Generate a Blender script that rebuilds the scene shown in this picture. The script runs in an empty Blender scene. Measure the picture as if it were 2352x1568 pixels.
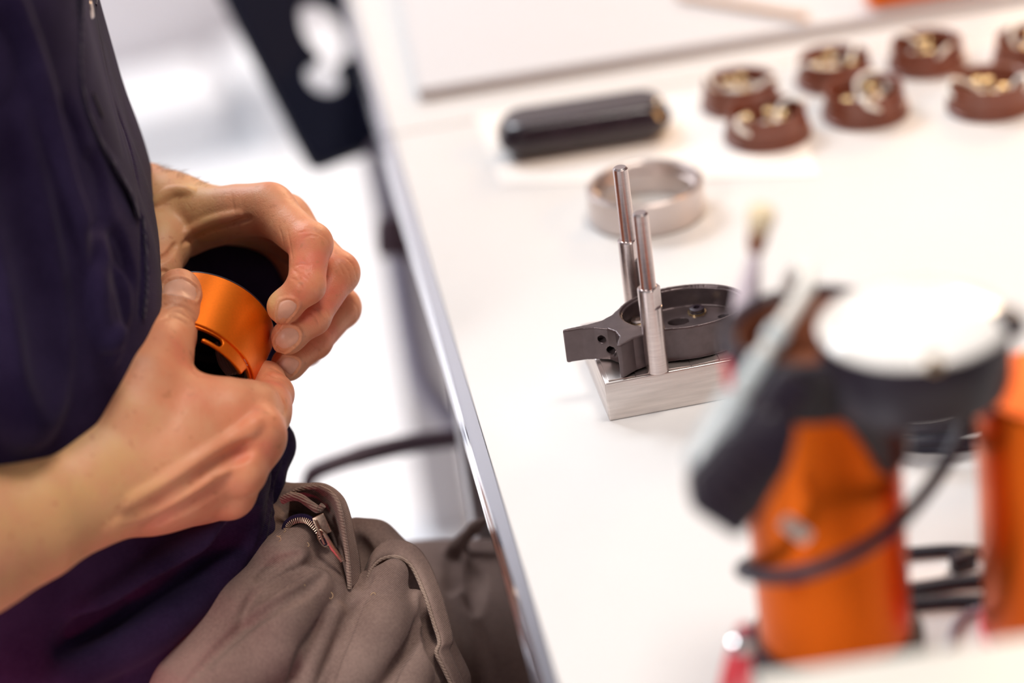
import bpy, bmesh, math, random
import numpy as np
from mathutils import Vector, Matrix

random.seed(7)
rng = np.random.default_rng(7)
PI = math.pi
scn = bpy.context.scene
col = scn.collection

# ------------------------------------------------------------------ camera
FPX = 5500.0
TZ = 0.74                                   # table top height
YAW, PITCH, ROLL = math.radians(5.1), math.radians(27), math.radians(8.2)
CAM = Vector((-0.067, 0.0, TZ + 0.56))
Fw = Vector((math.sin(YAW) * math.cos(PITCH), math.cos(YAW) * math.cos(PITCH), -math.sin(PITCH)))
R0 = Vector((math.cos(YAW), -math.sin(YAW), 0))
U0 = R0.cross(Fw)
Uw = (U0 * math.cos(ROLL) + R0 * math.sin(ROLL)).normalized()
Rw = (R0 * math.cos(ROLL) - U0 * math.sin(ROLL)).normalized()
FOC = 1.146
cam_d = bpy.data.cameras.new('camera')
cam = bpy.data.objects.new('camera', cam_d)
col.objects.link(cam)
Mc = Matrix((Rw, Uw, -Fw)).transposed().to_4x4()
Mc.translation = CAM
cam.matrix_world = Mc
cam_d.sensor_width = 36
cam_d.lens = FPX / 2352 * 36
cam_d.clip_start = 0.02
cam_d.dof.use_dof = True
cam_d.dof.focus_distance = FOC
cam_d.dof.aperture_fstop = 2.5
cam_d.dof.aperture_blades = 0
scn.camera = cam

# ------------------------------------------------------------------ world, lights, exposure
vs = scn.view_settings
vs.view_transform = 'Standard'
vs.look = 'None'
vs.gamma = 1
vs.use_curve_mapping = False
vs.exposure = -0.1
scn.cycles.use_denoising = True
scn.cycles.max_bounces = 8
scn.cycles.diffuse_bounces = 4
scn.cycles.sample_clamp_indirect = 6
w = bpy.data.worlds.new('world')
scn.world = w
w.use_nodes = True
bgn = w.node_tree.nodes['Background']
bgn.inputs[0].default_value = (0.90, 0.90, 1.0, 1)
bgn.inputs[1].default_value = 0.27


def area(name, loc, target, size, power, color, sy=None, spec=1.0):
    l = bpy.data.lights.new(name, 'AREA')
    l.energy = power
    l.specular_factor = spec
    l.color = color
    l.size = size
    if sy:
        l.shape = 'RECTANGLE'
        l.size_y = sy
    o = bpy.data.objects.new(name, l)
    col.objects.link(o)
    o.location = loc
    o.rotation_euler = (Vector(target) - Vector(loc)).to_track_quat('-Z', 'Y').to_euler()
    return o


area('window_daylight', (-0.9, 3.9, 2.2), (-0.3, 1.9, 0.2), 2.2, 135, (0.93, 0.96, 1.0), 1.4)
area('ceiling_lamp_light', (0.5, 0.9, 2.7), (0.0, 1.1, 0.7), 0.5, 22, (1.0, 0.90, 0.80), 0.5)
area('flare_tint_light', (1.5, 3.3, 1.9), (0.45, 1.3, 0.74), 0.7, 34, (1.0, 0.68, 0.40), 0.7)  # added warm light tinting the far table in place of lens flare
area('floor_fill_light', (-0.9, 3.0, 2.6), (-0.7, 2.7, 0), 1.2, 75, (0.90, 0.95, 1.0), 1.2)  # added fill to brighten the background floor, no known source
area('left_fill_light', (-1.5, -0.3, 2.1), (0.0, 1.0, 0.75), 0.8, 40, (1.0, 0.95, 0.92), 0.8)  # added fill from the left front to model tubes, hand and folds
sl_d = bpy.data.lights.new('magenta_tint_spot', 'SPOT')  # added off-frame spot for the magenta cast on the lower shirt
sl_d.energy = 13
sl_d.color = (1.0, 0.04, 0.16)
sl_d.spot_size = math.radians(23)
sl_d.spot_blend = 1.0
sl_d.shadow_soft_size = 0.06
sl_o = bpy.data.objects.new('magenta_tint_spot', sl_d)
col.objects.link(sl_o)
sl_o.location = (-0.44, 0.48, 0.60)
sl_o.rotation_euler = (Vector((-0.235, 0.93, 0.672)) - Vector((-0.44, 0.48, 0.60))).to_track_quat('-Z', 'Y').to_euler()


sw_d = bpy.data.lights.new('flare_tint_spot', 'SPOT')  # added spot giving the right-hand cups and table a warm flare tint
sw_d.energy = 75
sw_d.color = (1.0, 0.52, 0.20)
sw_d.spot_size = math.radians(34)
sw_d.spot_blend = 1.0
sw_d.shadow_soft_size = 0.12
sw_o = bpy.data.objects.new('flare_tint_spot', sw_d)
col.objects.link(sw_o)
sw_o.location = (1.55, 0.75, 1.75)
sw_o.rotation_euler = (Vector((0.36, 1.50, 0.74)) - Vector((1.55, 0.75, 1.75))).to_track_quat('-Z', 'Y').to_euler()


# ------------------------------------------------------------------ pixel and depth helpers (metres, depth along the view axis)
def W(px, py, d):
    return CAM + (Fw + Rw * ((px - 1176) / FPX) - Uw * ((py - 784) / FPX)) * d


def ON(px, py, z=TZ):
    dr = Fw + Rw * ((px - 1176) / FPX) - Uw * ((py - 784) / FPX)
    return CAM + dr * ((z - CAM.z) / dr.z)


def H(px, py, mm):
    return W(px, py, FOC + mm / 1000.0)


# ------------------------------------------------------------------ materials
def nodes(name):
    m = bpy.data.materials.new(name)
    m.use_nodes = True
    nt = m.node_tree
    return m, nt, nt.nodes['Principled BSDF']


def mat(name, c, rough=0.5, metal=0.0, var=0.0, vscale=60, bump=0.0, bscale=400, coat=0, trans=0, spec=None, stretch=None, emit=None):
    m, nt, b = nodes(name)
    b.inputs['Base Color'].default_value = (*c, 1)
    b.inputs['Roughness'].default_value = rough
    b.inputs['Metallic'].default_value = metal
    b.inputs['Coat Weight'].default_value = coat
    b.inputs['Transmission Weight'].default_value = trans
    if spec is not None:
        b.inputs['Specular IOR Level'].default_value = spec
    tc = nt.nodes.new('ShaderNodeTexCoord')
    mp = nt.nodes.new('ShaderNodeMapping')
    nt.links.new(tc.outputs['Object'], mp.inputs[0])
    if stretch:
        mp.inputs['Scale'].default_value = stretch
    if var:
        n = nt.nodes.new('ShaderNodeTexNoise')
        n.inputs['Scale'].default_value = vscale
        n.inputs['Detail'].default_value = 4
        nt.links.new(mp.outputs[0], n.inputs['Vector'])
        r = nt.nodes.new('ShaderNodeValToRGB')
        r.color_ramp.elements[0].position = 0.3
        r.color_ramp.elements[1].position = 0.7
        r.color_ramp.elements[0].color = (*[x * (1 - var) for x in c], 1)
        r.color_ramp.elements[1].color = (*[min(1, x * (1 + var)) for x in c], 1)
        nt.links.new(n.outputs['Fac'], r.inputs[0])
        nt.links.new(r.outputs[0], b.inputs['Base Color'])
    if bump:
        n = nt.nodes.new('ShaderNodeTexNoise')
        n.inputs['Scale'].default_value = bscale
        n.inputs['Detail'].default_value = 3
        nt.links.new(mp.outputs[0], n.inputs['Vector'])
        bp = nt.nodes.new('ShaderNodeBump')
        bp.inputs['Strength'].default_value = 1
        bp.inputs['Distance'].default_value = bump
        nt.links.new(n.outputs['Fac'], bp.inputs['Height'])
        nt.links.new(bp.outputs[0], b.inputs['Normal'])
    if emit:
        b.inputs['Emission Color'].default_value = (*c, 1)
        b.inputs['Emission Strength'].default_value = emit
    return m


def skin_material():
    m, nt, b = nodes('skin')
    at = nt.nodes.new('ShaderNodeAttribute')
    at.attribute_name = 'tone'
    tc = nt.nodes.new('ShaderNodeTexCoord')
    n1 = nt.nodes.new('ShaderNodeTexNoise')
    n1.inputs['Scale'].default_value = 75
    n1.inputs['Detail'].default_value = 6
    nt.links.new(tc.outputs['Object'], n1.inputs['Vector'])
    # tone (red) + blotches
    add = nt.nodes.new('ShaderNodeMath')
    add.operation = 'MULTIPLY_ADD'
    nt.links.new(n1.outputs['Fac'], add.inputs[0])
    add.inputs[1].default_value = 0.9
    nt.links.new(at.outputs['Fac'], add.inputs[2])
    ramp = nt.nodes.new('ShaderNodeValToRGB')
    e = ramp.color_ramp.elements
    e[0].position = 0.05
    e[0].color = (0.71, 0.405, 0.18, 1)
    e[1].position = 1.25
    e[1].color = (0.70, 0.20, 0.115, 1)
    k = e.new(0.42)
    k.color = (0.71, 0.335, 0.178, 1)
    k = e.new(0.8)
    k.color = (0.69, 0.255, 0.13, 1)
    nt.links.new(add.outputs[0], ramp.inputs[0])
    # freckles
    v = nt.nodes.new('ShaderNodeTexNoise')
    v.inputs['Scale'].default_value = 260
    v.inputs['Detail'].default_value = 1
    nt.links.new(tc.outputs['Object'], v.inputs['Vector'])
    r2 = nt.nodes.new('ShaderNodeValToRGB')
    r2.color_ramp.elements[0].position = 0.64
    r2.color_ramp.elements[1].position = 0.76
    nt.links.new(v.outputs['Fac'], r2.inputs[0])
    mx = nt.nodes.new('ShaderNodeMix')
    mx.data_type = 'RGBA'
    mx.inputs['B'].default_value = (0.52, 0.20, 0.09, 1)
    mm = nt.nodes.new('ShaderNodeMath')
    mm.operation = 'MULTIPLY'
    mm.inputs[1].default_value = 0.6
    nt.links.new(r2.outputs[0], mm.inputs[0])
    nt.links.new(mm.outputs[0], mx.inputs['Factor'])
    nt.links.new(ramp.outputs[0], mx.inputs['A'])
    nt.links.new(mx.outputs['Result'], b.inputs['Base Color'])
    b.inputs['Roughness'].default_value = 0.46
    b.inputs['Specular IOR Level'].default_value = 0.4
    b.inputs['Subsurface Weight'].default_value = 0.22
    b.inputs['Subsurface Radius'].default_value = (1.0, 0.35, 0.2)
    b.inputs['Subsurface Scale'].default_value = 0.004
    # skin relief: fine cells + wrinkles
    vo = nt.nodes.new('ShaderNodeTexVoronoi')
    vo.inputs['Scale'].default_value = 900
    vo.feature = 'DISTANCE_TO_EDGE'
    nt.links.new(tc.outputs['Object'], vo.inputs['Vector'])
    n3 = nt.nodes.new('ShaderNodeTexNoise')
    n3.inputs['Scale'].default_value = 330
    n3.inputs['Detail'].default_value = 5
    n3.inputs['Distortion'].default_value = 1.0
    nt.links.new(tc.outputs['Object'], n3.inputs['Vector'])
    ad = nt.nodes.new('ShaderNodeMath')
    ad.operation = 'MULTIPLY_ADD'
    nt.links.new(vo.outputs['Distance'], ad.inputs[0])
    ad.inputs[1].default_value = 0.35
    nt.links.new(n3.outputs['Fac'], ad.inputs[2])
    bp = nt.nodes.new('ShaderNodeBump')
    bp.inputs['Strength'].default_value = 0.8
    bp.inputs['Distance'].default_value = 0.00028
    nt.links.new(ad.outputs[0], bp.inputs['Height'])
    nt.links.new(bp.outputs[0], b.inputs['Normal'])
    return m


def cloth_material(name, c1, c2, scale=1150, ang=0.6, rough=0.9, fuzz=0.3, bump=0.00035):
    """twill: fine diagonal ribs + faded patches"""
    m, nt, b = nodes(name)
    tc = nt.nodes.new('ShaderNodeTexCoord')
    mp = nt.nodes.new('ShaderNodeMapping')
    mp.inputs['Rotation'].default_value = (0.3, ang, 0.5)
    nt.links.new(tc.outputs['Object'], mp.inputs[0])
    dn = nt.nodes.new('ShaderNodeTexNoise')
    dn.inputs['Scale'].default_value = 60
    dn.inputs['Detail'].default_value = 2
    nt.links.new(tc.outputs['Object'], dn.inputs['Vector'])
    dt = nt.nodes.new('ShaderNodeVectorMath')
    dt.operation = 'DOT_PRODUCT'
    dvec = (Rw * math.cos(ang) + Uw * math.sin(ang)) * (2 * PI * 1000 / scale)
    dt.inputs[1].default_value = dvec
    nt.links.new(tc.outputs['Object'], dt.inputs[0])
    ph = nt.nodes.new('ShaderNodeMath')
    ph.operation = 'MULTIPLY_ADD'
    nt.links.new(dn.outputs['Fac'], ph.inputs[0])
    ph.inputs[1].default_value = 14
    nt.links.new(dt.outputs['Value'], ph.inputs[2])
    sn = nt.nodes.new('ShaderNodeMath')
    sn.operation = 'SINE'
    nt.links.new(ph.outputs[0], sn.inputs[0])
    wv = nt.nodes.new('ShaderNodeMath')
    wv.operation = 'MULTIPLY_ADD'
    nt.links.new(sn.outputs[0], wv.inputs[0])
    wv.inputs[1].default_value = 0.5
    wv.inputs[2].default_value = 0.5
    n1 = nt.nodes.new('ShaderNodeTexNoise')
    n1.inputs['Scale'].default_value = 22
    n1.inputs['Detail'].default_value = 6
    nt.links.new(tc.outputs['Object'], n1.inputs['Vector'])
    n2 = nt.nodes.new('ShaderNodeTexNoise')
    n2.inputs['Scale'].default_value = 700
    n2.inputs['Detail'].default_value = 3
    nt.links.new(tc.outputs['Object'], n2.inputs['Vector'])
    a1 = nt.nodes.new('ShaderNodeMath')
    a1.operation = 'MULTIPLY_ADD'
    nt.links.new(wv.outputs[0], a1.inputs[0])
    a1.inputs[1].default_value = 0.16
    nt.links.new(n1.outputs['Fac'], a1.inputs[2])
    a2 = nt.nodes.new('ShaderNodeMath')
    a2.operation = 'MULTIPLY_ADD'
    nt.links.new(n2.outputs['Fac'], a2.inputs[0])
    a2.inputs[1].default_value = 0.3
    nt.links.new(a1.outputs[0], a2.inputs[2])
    r = nt.nodes.new('ShaderNodeValToRGB')
    r.color_ramp.elements[0].position = 0.5
    r.color_ramp.elements[1].position = 1.0
    r.color_ramp.elements[0].color = (*c1, 1)
    r.color_ramp.elements[1].color = (*c2, 1)
    nt.links.new(a2.outputs[0], r.inputs[0])
    nt.links.new(r.outputs[0], b.inputs['Base Color'])
    b.inputs['Roughness'].default_value = rough
    b.inputs['Specular IOR Level'].default_value = 0.06
    b.inputs['Sheen Weight'].default_value = fuzz
    b.inputs['Sheen Roughness'].default_value = 0.4
    bp = nt.nodes.new('ShaderNodeBump')
    bp.inputs['Strength'].default_value = 0.9
    bp.inputs['Distance'].default_value = bump
    a3 = nt.nodes.new('ShaderNodeMath')
    a3.operation = 'MULTIPLY_ADD'
    nt.links.new(n2.outputs['Fac'], a3.inputs[0])
    a3.inputs[1].default_value = 0.8
    nt.links.new(wv.outputs[0], a3.inputs[2])
    nt.links.new(a3.outputs[0], bp.inputs['Height'])
    nt.links.new(bp.outputs[0], b.inputs['Normal'])
    return m


M = {}
M['skin'] = skin_material()
M['nail'] = mat('nail', (0.72, 0.38, 0.26), 0.38, var=0.15, vscale=120, spec=0.3)
M['shirt'] = cloth_material('shirt_cloth', (0.012, 0.006, 0.026), (0.038, 0.026, 0.070), 0.8, 1.9, fuzz=0.06, bump=0.0001)
M['shirt_hem'] = cloth_material('hem_cloth', (0.020, 0.015, 0.036), (0.055, 0.040, 0.075), 1.2, 0.3, fuzz=0.3, bump=0.0004)
M['trouser'] = cloth_material('trouser_cloth', (0.125, 0.080, 0.070), (0.32, 0.225, 0.19), 0.72, 2.2, fuzz=0.05, bump=0.00007)
M['trouser_edge'] = cloth_material('trouser_edge_cloth', (0.16, 0.10, 0.08), (0.42, 0.31, 0.25), 1.2, 1.2, fuzz=0.3, bump=0.0003)
M['orange'] = mat('orange_anodised', (0.88, 0.180, 0.004), 0.38, 0.7, var=0.04, vscale=900, bump=0.00001, bscale=5000)
M['orange_tube'] = mat('orange_tube_metal', (0.74, 0.130, 0.004), 0.34, 0.85, bump=0.00001, bscale=4000)
M['black'] = mat('black_anodised', (0.030, 0.017, 0.026), 0.42, 0.2, var=0.15, vscale=300, bump=0.00002, bscale=3000)
M['black_plastic'] = mat('black_plastic', (0.018, 0.012, 0.022), 0.38, 0.0)
M['cable'] = mat('black_cable', (0.008, 0.008, 0.024), 0.5)
M['housing'] = mat('bronze_black_metal', (0.105, 0.078, 0.080), 0.32, 0.55, var=0.12, vscale=200, bump=0.00002, bscale=3000)
M['steel'] = mat('brushed_steel', (0.62, 0.54, 0.51), 0.30, 1.0, var=0.10, vscale=500, bump=0.00004, bscale=900, stretch=(1, 1, 14))
M['steel_pin'] = mat('turned_steel', (0.60, 0.51, 0.49), 0.25, 1.0, var=0.10, vscale=300, bump=0.00003, bscale=900, stretch=(0.3, 0.3, 8))
M['milled'] = mat('milled_steel', (0.66, 0.60, 0.57), 0.36, 1.0, var=0.12, vscale=60, bump=0.00006, bscale=250, stretch=(0.5, 0.5, 7))
M['chrome'] = mat('chrome_edge', (0.80, 0.83, 0.88), 0.12, 1.0)
M['table'] = mat('white_laminate', (0.70, 0.69, 0.68), 0.38, 0.0, var=0.015, vscale=9, spec=0.3)
M['table_under'] = mat('grey_metal_frame', (0.42, 0.40, 0.42), 0.5)
M['board'] = mat('pale_grey_board', (0.60, 0.61, 0.64), 0.45)
M['paper'] = mat('white_paper', (0.86, 0.84, 0.82), 0.6)
M['pencil'] = mat('tan_wood', (0.70, 0.47, 0.32), 0.5)
M['case'] = mat('dark_case_leather', (0.022, 0.012, 0.018), 0.24, 0.0, var=0.25, vscale=80, bump=0.0001, bscale=900, coat=0.4)
M['puck'] = mat('brown_black_cup', (0.17, 0.048, 0.026), 0.34, 0.1, var=0.1, coat=0.3)  # warm haze put into the brown base colour
M['brass'] = mat('brass', (0.85, 0.66, 0.36), 0.28, 1.0)
M['wire_white'] = mat('white_wire', (0.86, 0.84, 0.78), 0.4)
M['cream'] = mat('cream_plastic', (0.80, 0.76, 0.68), 0.5)
M['red'] = mat('red_plastic', (0.72, 0.05, 0.07), 0.35)
M['clear'] = mat('pale_clear_sleeve', (0.82, 0.90, 0.92), 0.2, 0.0, trans=0.35)
M['glass_white'] = mat('frosted_white_lens', (0.92, 0.90, 0.86), 0.2, coat=0.5)
M['tan'] = mat('tan_bristle', (0.80, 0.66, 0.44), 0.8)
M['brown'] = mat('brown_ferrule', (0.28, 0.10, 0.05), 0.5)
M['lilac'] = mat('lilac_plastic', (0.85, 0.74, 0.80), 0.4)
M['floor'] = mat('pale_floor', (0.93, 0.94, 0.97), 0.35, var=0.02, vscale=3)
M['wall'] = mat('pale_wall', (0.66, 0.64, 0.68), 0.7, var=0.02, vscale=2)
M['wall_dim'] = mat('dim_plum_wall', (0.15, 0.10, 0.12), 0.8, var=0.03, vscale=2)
M['cabinet'] = mat('pale_cabinet', (0.70, 0.72, 0.76), 0.4)
M['chair_black'] = mat('navy_black_plastic', (0.004, 0.005, 0.018), 0.7, spec=0.12)
M['chair_grey'] = mat('grey_metal_tube', (0.28, 0.26, 0.33), 0.35, 0.5)
M['chair_bar'] = mat('plum_dark_tube', (0.07, 0.035, 0.05), 0.45)
M['zip_metal'] = mat('aged_zip_metal', (0.46, 0.33, 0.25), 0.33, 1.0, var=0.2, vscale=900)
M['strap'] = mat('ribbed_strap', (0.34, 0.23, 0.22), 0.55)
M['lint'] = mat('lint_fibre', (0.62, 0.42, 0.22), 0.9)
M['ink'] = mat('white_marking', (0.88, 0.82, 0.80), 0.5)
M['hair'] = mat('arm_hair', (0.25, 0.13, 0.06), 0.6)
M['glass'] = mat('window_glass', (0.95, 0.97, 1.0), 0.05, trans=1.0)


# ------------------------------------------------------------------ object helpers
def link(o):
    col.objects.link(o)
    return o


def tag(o, label=None, cat=None, group=None, kind=None):
    if label:
        o['label'] = label
    if cat:
        o['category'] = cat
    if group:
        o['group'] = group
    if kind:
        o['kind'] = kind
    return o


def thing(name, loc, label, cat, group=None, rz=0.0):
    o = link(bpy.data.objects.new(name, None))
    o.empty_display_size = 0.02
    o.location = loc
    o.rotation_euler = (0, 0, rz)
    return tag(o, label, cat, group)


def obj(name, V, Fc, m, parent=None, smooth=True, org=None, sharp=None):
    """V in world metres (or local when org is given as (0,0,0)); child data is kept relative to the parent's location."""
    me = bpy.data.meshes.new(name)
    V = np.asarray(V, dtype=np.float64).reshape(-1, 3)
    off = np.array(org if org is not None else (root_loc(parent) if parent else (0, 0, 0)), dtype=np.float64)
    me.from_pydata((V - off).tolist(), [], [tuple(f) for f in Fc])
    me.materials.append(m)
    if smooth:
        me.shade_smooth()
        if sharp:
            me.set_sharp_from_angle(angle=math.radians(sharp))
    me.update()
    o = link(bpy.data.objects.new(name, me))
    if parent:
        o.parent = parent
    elif org is not None:
        o.location = org
    return o


def root_loc(p):
    while p.parent:
        p = p.parent
    return tuple(p.location)


def top(name, V, Fc, m, label, cat, group=None, smooth=True, sharp=None, kind=None):
    V = np.asarray(V).reshape(-1, 3)
    c = (float(V[:, 0].mean()), float(V[:, 1].mean()), float(V[:, 2].min()))
    o = obj(name, V, Fc, m, None, smooth, c, sharp)
    return tag(o, label, cat, group, kind)


class MB:
    """collects primitive shapes in world coordinates"""

    def __init__(self):
        self.V = []
        self.F = []

    def add(self, V, F):
        n = len(self.V)
        self.V += [tuple(v) for v in V]
        self.F += [tuple(i + n for i in f) for f in F]
        return self

    def box(self, c, s, R=None, bev=0.0):
        x, y, z = [a / 2 for a in s]
        b = min(bev, x, y, z)
        c = Vector(c)
        R = R or Matrix.Identity(3)
        if b <= 0:
            P = [(sx * x, sy * y, sz * z) for sz in (-1, 1) for sx, sy in ((-1, -1), (1, -1), (1, 1), (-1, 1))]
            Fc = [(3, 2, 1, 0), (4, 5, 6, 7), (0, 1, 5, 4), (1, 2, 6, 5), (2, 3, 7, 6), (3, 0, 4, 7)]
            return self.add([c + R @ Vector(p) for p in P], Fc)
        bm = bmesh.new()
        bmesh.ops.create_cube(bm, size=1)
        for v in bm.verts:
            v.co = Vector((v.co.x * 2 * x, v.co.y * 2 * y, v.co.z * 2 * z))
        bmesh.ops.bevel(bm, geom=bm.edges[:], offset=b, segments=3, profile=0.5, affect='EDGES')
        bm.verts.index_update()
        V = [c + R @ v.co for v in bm.verts]
        Fc = [[v.index for v in f.verts] for f in bm.faces]
        bm.free()
        return self.add(V, Fc)

    def lathe(self, prof, base, axis=(0, 0, 1), n=48, closed=False, xdir=None, a0=0, a1=2 * PI):
        """prof: list of (r, h) along axis from base"""
        ax = Vector(axis).normalized()
        x = Vector(xdir) if xdir else (Vector((1, 0, 0)) if abs(ax.x) < 0.9 else Vector((0, 1, 0)))
        x = (x - ax * x.dot(ax)).normalized()
        y = ax.cross(x)
        full = abs(a1 - a0 - 2 * PI) < 1e-6
        m = n if full else n + 1
        V = []
        for r, h in prof:
            for i in range(m):
                a = a0 + (a1 - a0) * i / n
                V.append(Vector(base) + ax * h + (x * math.cos(a) + y * math.sin(a)) * max(r, 1e-6))
        Fc = []
        k = len(prof)
        for j in range(k if closed else k - 1):
            j2 = (j + 1) % k
            for i in range(n):
                i2 = (i + 1) % m if full else i + 1
                Fc.append((j * m + i, j * m + i2, j2 * m + i2, j2 * m + i))
        if not full and closed:
            Fc.append([j * m for j in range(k)][::1])
            Fc.append([j * m + m - 1 for j in range(k)][::-1])
        return self.add(V, Fc)

    def tube(self, pts, r, n=10, cap=True):
        pts = [Vector(p) for p in pts]
        rs = r if isinstance(r, (list, tuple)) else [r] * len(pts)
        V = []
        t0 = (pts[1] - pts[0]).normalized()
        u = t0.orthogonal().normalized()
        for i, p in enumerate(pts):
            t = (pts[min(i + 1, len(pts) - 1)] - pts[max(i - 1, 0)]).normalized()
            u = (u - t * u.dot(t)).normalized()
            v = t.cross(u)
            for k in range(n):
                a = 2 * PI * k / n
                V.append(p + (u * math.cos(a) + v * math.sin(a)) * rs[i])
        Fc = []
        for i in range(len(pts) - 1):
            for k in range(n):
                k2 = (k + 1) % n
                Fc.append((i * n + k, i * n + k2, (i + 1) * n + k2, (i + 1) * n + k))
        if cap:
            Fc.append(tuple(range(n))[::-1])
            Fc.append(tuple((len(pts) - 1) * n + k for k in range(n)))
        return self.add(V, Fc)

    def prism(self, poly, base, ex, ey, ez, h):
        """polygon (x,y) in the ex/ey plane extruded along ez by h"""
        n = len(poly)
        V = [Vector(base) + ex * p[0] + ey * p[1] for p in poly] + [Vector(base) + ex * p[0] + ey * p[1] + ez * h for p in poly]
        Fc = [tuple(range(n))[::-1], tuple(range(n, 2 * n))]
        Fc += [(i, (i + 1) % n, n + (i + 1) % n, n + i) for i in range(n)]
        return self.add(V, Fc)

    def obj(self, name, m, parent=None, smooth=True, sharp=35, org=None):
        return obj(name, [tuple(v) for v in self.V], self.F, m, parent, smooth, org, sharp)

    def top(self, name, m, label, cat, group=None, smooth=True, sharp=35, kind=None):
        return top(name, [tuple(v) for v in self.V], self.F, m, label, cat, group, smooth, sharp, kind)


def spline(pts, n=8):
    """Catmull-Rom through points (any dimension)"""
    P = [np.array(p, dtype=float) for p in pts]
    P = [2 * P[0] - P[1]] + P + [2 * P[-1] - P[-2]]
    out = []
    for i in range(1, len(P) - 2):
        for k in range(n):
            t = k / n
            a, b, c, d = P[i - 1], P[i], P[i + 1], P[i + 2]
            out.append(0.5 * ((2 * b) + (-a + c) * t + (2 * a - 5 * b + 4 * c - d) * t * t + (-a + 3 * b - 3 * c + d) * t ** 3))
    out.append(P[-2])
    return out


# ------------------------------------------------------------------ implicit surfaces (for skin and cloth)
class Field:
    def __init__(self, lo, hi, h):
        self.h = h
        self.lo = np.array(lo, dtype=np.float64)
        self.n = (np.ceil((np.array(hi) - self.lo) / h).astype(int) + 1)
        self.A = np.full(tuple(self.n), 0.05, dtype=np.float32)

    def _win(self, lo, hi, pad):
        i0 = np.maximum(0, np.floor((np.array(lo) - pad - self.lo) / self.h).astype(int))
        i1 = np.minimum(self.n, np.ceil((np.array(hi) + pad - self.lo) / self.h).astype(int) + 1)
        if np.any(i1 <= i0):
            return None
        ax = [(self.lo[k] + self.h * np.arange(i0[k], i1[k])).astype(np.float32) for k in range(3)]
        X = ax[0][:, None, None]
        Y = ax[1][None, :, None]
        Z = ax[2][None, None, :]
        return (slice(i0[0], i1[0]), slice(i0[1], i1[1]), slice(i0[2], i1[2])), X, Y, Z

    def _mix(self, s, d, k, op):
        A = self.A[s]
        if op == 'add':
            if k > 0:
                hh = np.maximum(k - np.abs(A - d), 0) / k
                self.A[s] = np.minimum(A, d) - hh * hh * k * 0.25
            else:
                self.A[s] = np.minimum(A, d)
        else:
            d = -d
            if k > 0:
                hh = np.maximum(k - np.abs(A - d), 0) / k
                self.A[s] = np.maximum(A, d) + hh * hh * k * 0.25
            else:
                self.A[s] = np.maximum(A, d)

    def cone(self, a, b, ra, rb, k=0.004, op='add'):
        a = np.array(a, dtype=np.float64)
        b = np.array(b, dtype=np.float64)
        r = max(ra, rb)
        wn = self._win(np.minimum(a, b) - r, np.maximum(a, b) + r, 2.2 * k + 3 * self.h)
        if wn is None:
            return
        s, X, Y, Z = wn
        ab = b - a
        L2 = float(ab.dot(ab)) + 1e-12
        px, py, pz = X - a[0], Y - a[1], Z - a[2]
        t = np.clip((px * ab[0] + py * ab[1] + pz * ab[2]) / L2, 0, 1)
        d = np.sqrt((px - t * ab[0]) ** 2 + (py - t * ab[1]) ** 2 + (pz - t * ab[2]) ** 2) - (ra + (rb - ra) * t)
        self._mix(s, d.astype(np.float32), k, op)

    def chain(self, pts, k=0.004, op='add'):
        """pts: (Vector, radius)"""
        for (a, ra), (b, rb) in zip(pts[:-1], pts[1:]):
            self.cone(a, b, ra, rb, k, op)

    def ell(self, c, r, Rm=None, k=0.004, op='add'):
        c = np.array(c, dtype=np.float64)
        r = np.array(r, dtype=np.float64)
        m = r.max()
        wn = self._win(c - m, c + m, 2.2 * k + 3 * self.h)
        if wn is None:
            return
        s, X, Y, Z = wn
        Rm = np.array(Rm if Rm is not None else np.eye(3))
        px, py, pz = X - c[0], Y - c[1], Z - c[2]
        q = [(px * Rm[0][i] + py * Rm[1][i] + pz * Rm[2][i]) for i in range(3)]
        k0 = np.sqrt(sum((q[i] / r[i]) ** 2 for i in range(3)))
        k1 = np.sqrt(sum((q[i] / r[i] ** 2) ** 2 for i in range(3))) + 1e-9
        d = k0 * (k0 - 1) / k1
        self._mix(s, d.astype(np.float32), k, op)

    def sample(self, P):
        q = (np.asarray(P) - self.lo) / self.h
        i = np.floor(q).astype(int)
        i = np.clip(i, 0, self.n - 2)
        f = np.clip(q - i, 0, 1)
        A = self.A
        r = 0
        for dx in (0, 1):
            for dy in (0, 1):
                for dz in (0, 1):
                    wt = (f[:, 0] if dx else 1 - f[:, 0]) * (f[:, 1] if dy else 1 - f[:, 1]) * (f[:, 2] if dz else 1 - f[:, 2])
                    r = r + wt * A[i[:, 0] + dx, i[:, 1] + dy, i[:, 2] + dz]
        return r

    def surf(self, px, py, d0=0.9, d1=1.5):
        """where the sight line through that pixel first meets the surface"""
        ds = np.arange(d0, d1, 0.0007)
        dr = np.array(Fw + Rw * ((px - 1176) / FPX) - Uw * ((py - 784) / FPX))
        P = np.array(CAM)[None] + dr[None] * ds[:, None]
        lo, hi = self.lo, self.lo + self.h * (self.n - 1)
        ok = np.all((P > lo) & (P < hi), axis=1)
        if not ok.any():
            return None
        v = np.full(len(ds), 1.0)
        v[ok] = self.sample(P[ok])
        ix = np.argmax(v < 0)
        if v[ix] >= 0:
            return None
        if ix > 0 and v[ix - 1] < 1:
            t = v[ix - 1] / (v[ix - 1] - v[ix] + 1e-12)
            return Vector(P[ix - 1] + (P[ix] - P[ix - 1]) * t)
        return Vector(P[ix])

    def grad(self, p):
        p = np.array(p)
        e = self.h
        Q = np.array([p + d for d in np.vstack([np.eye(3) * e, -np.eye(3) * e])])
        v = self.sample(Q)
        g = Vector((v[0] - v[3], v[1] - v[4], v[2] - v[5]))
        return g.normalized()

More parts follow.
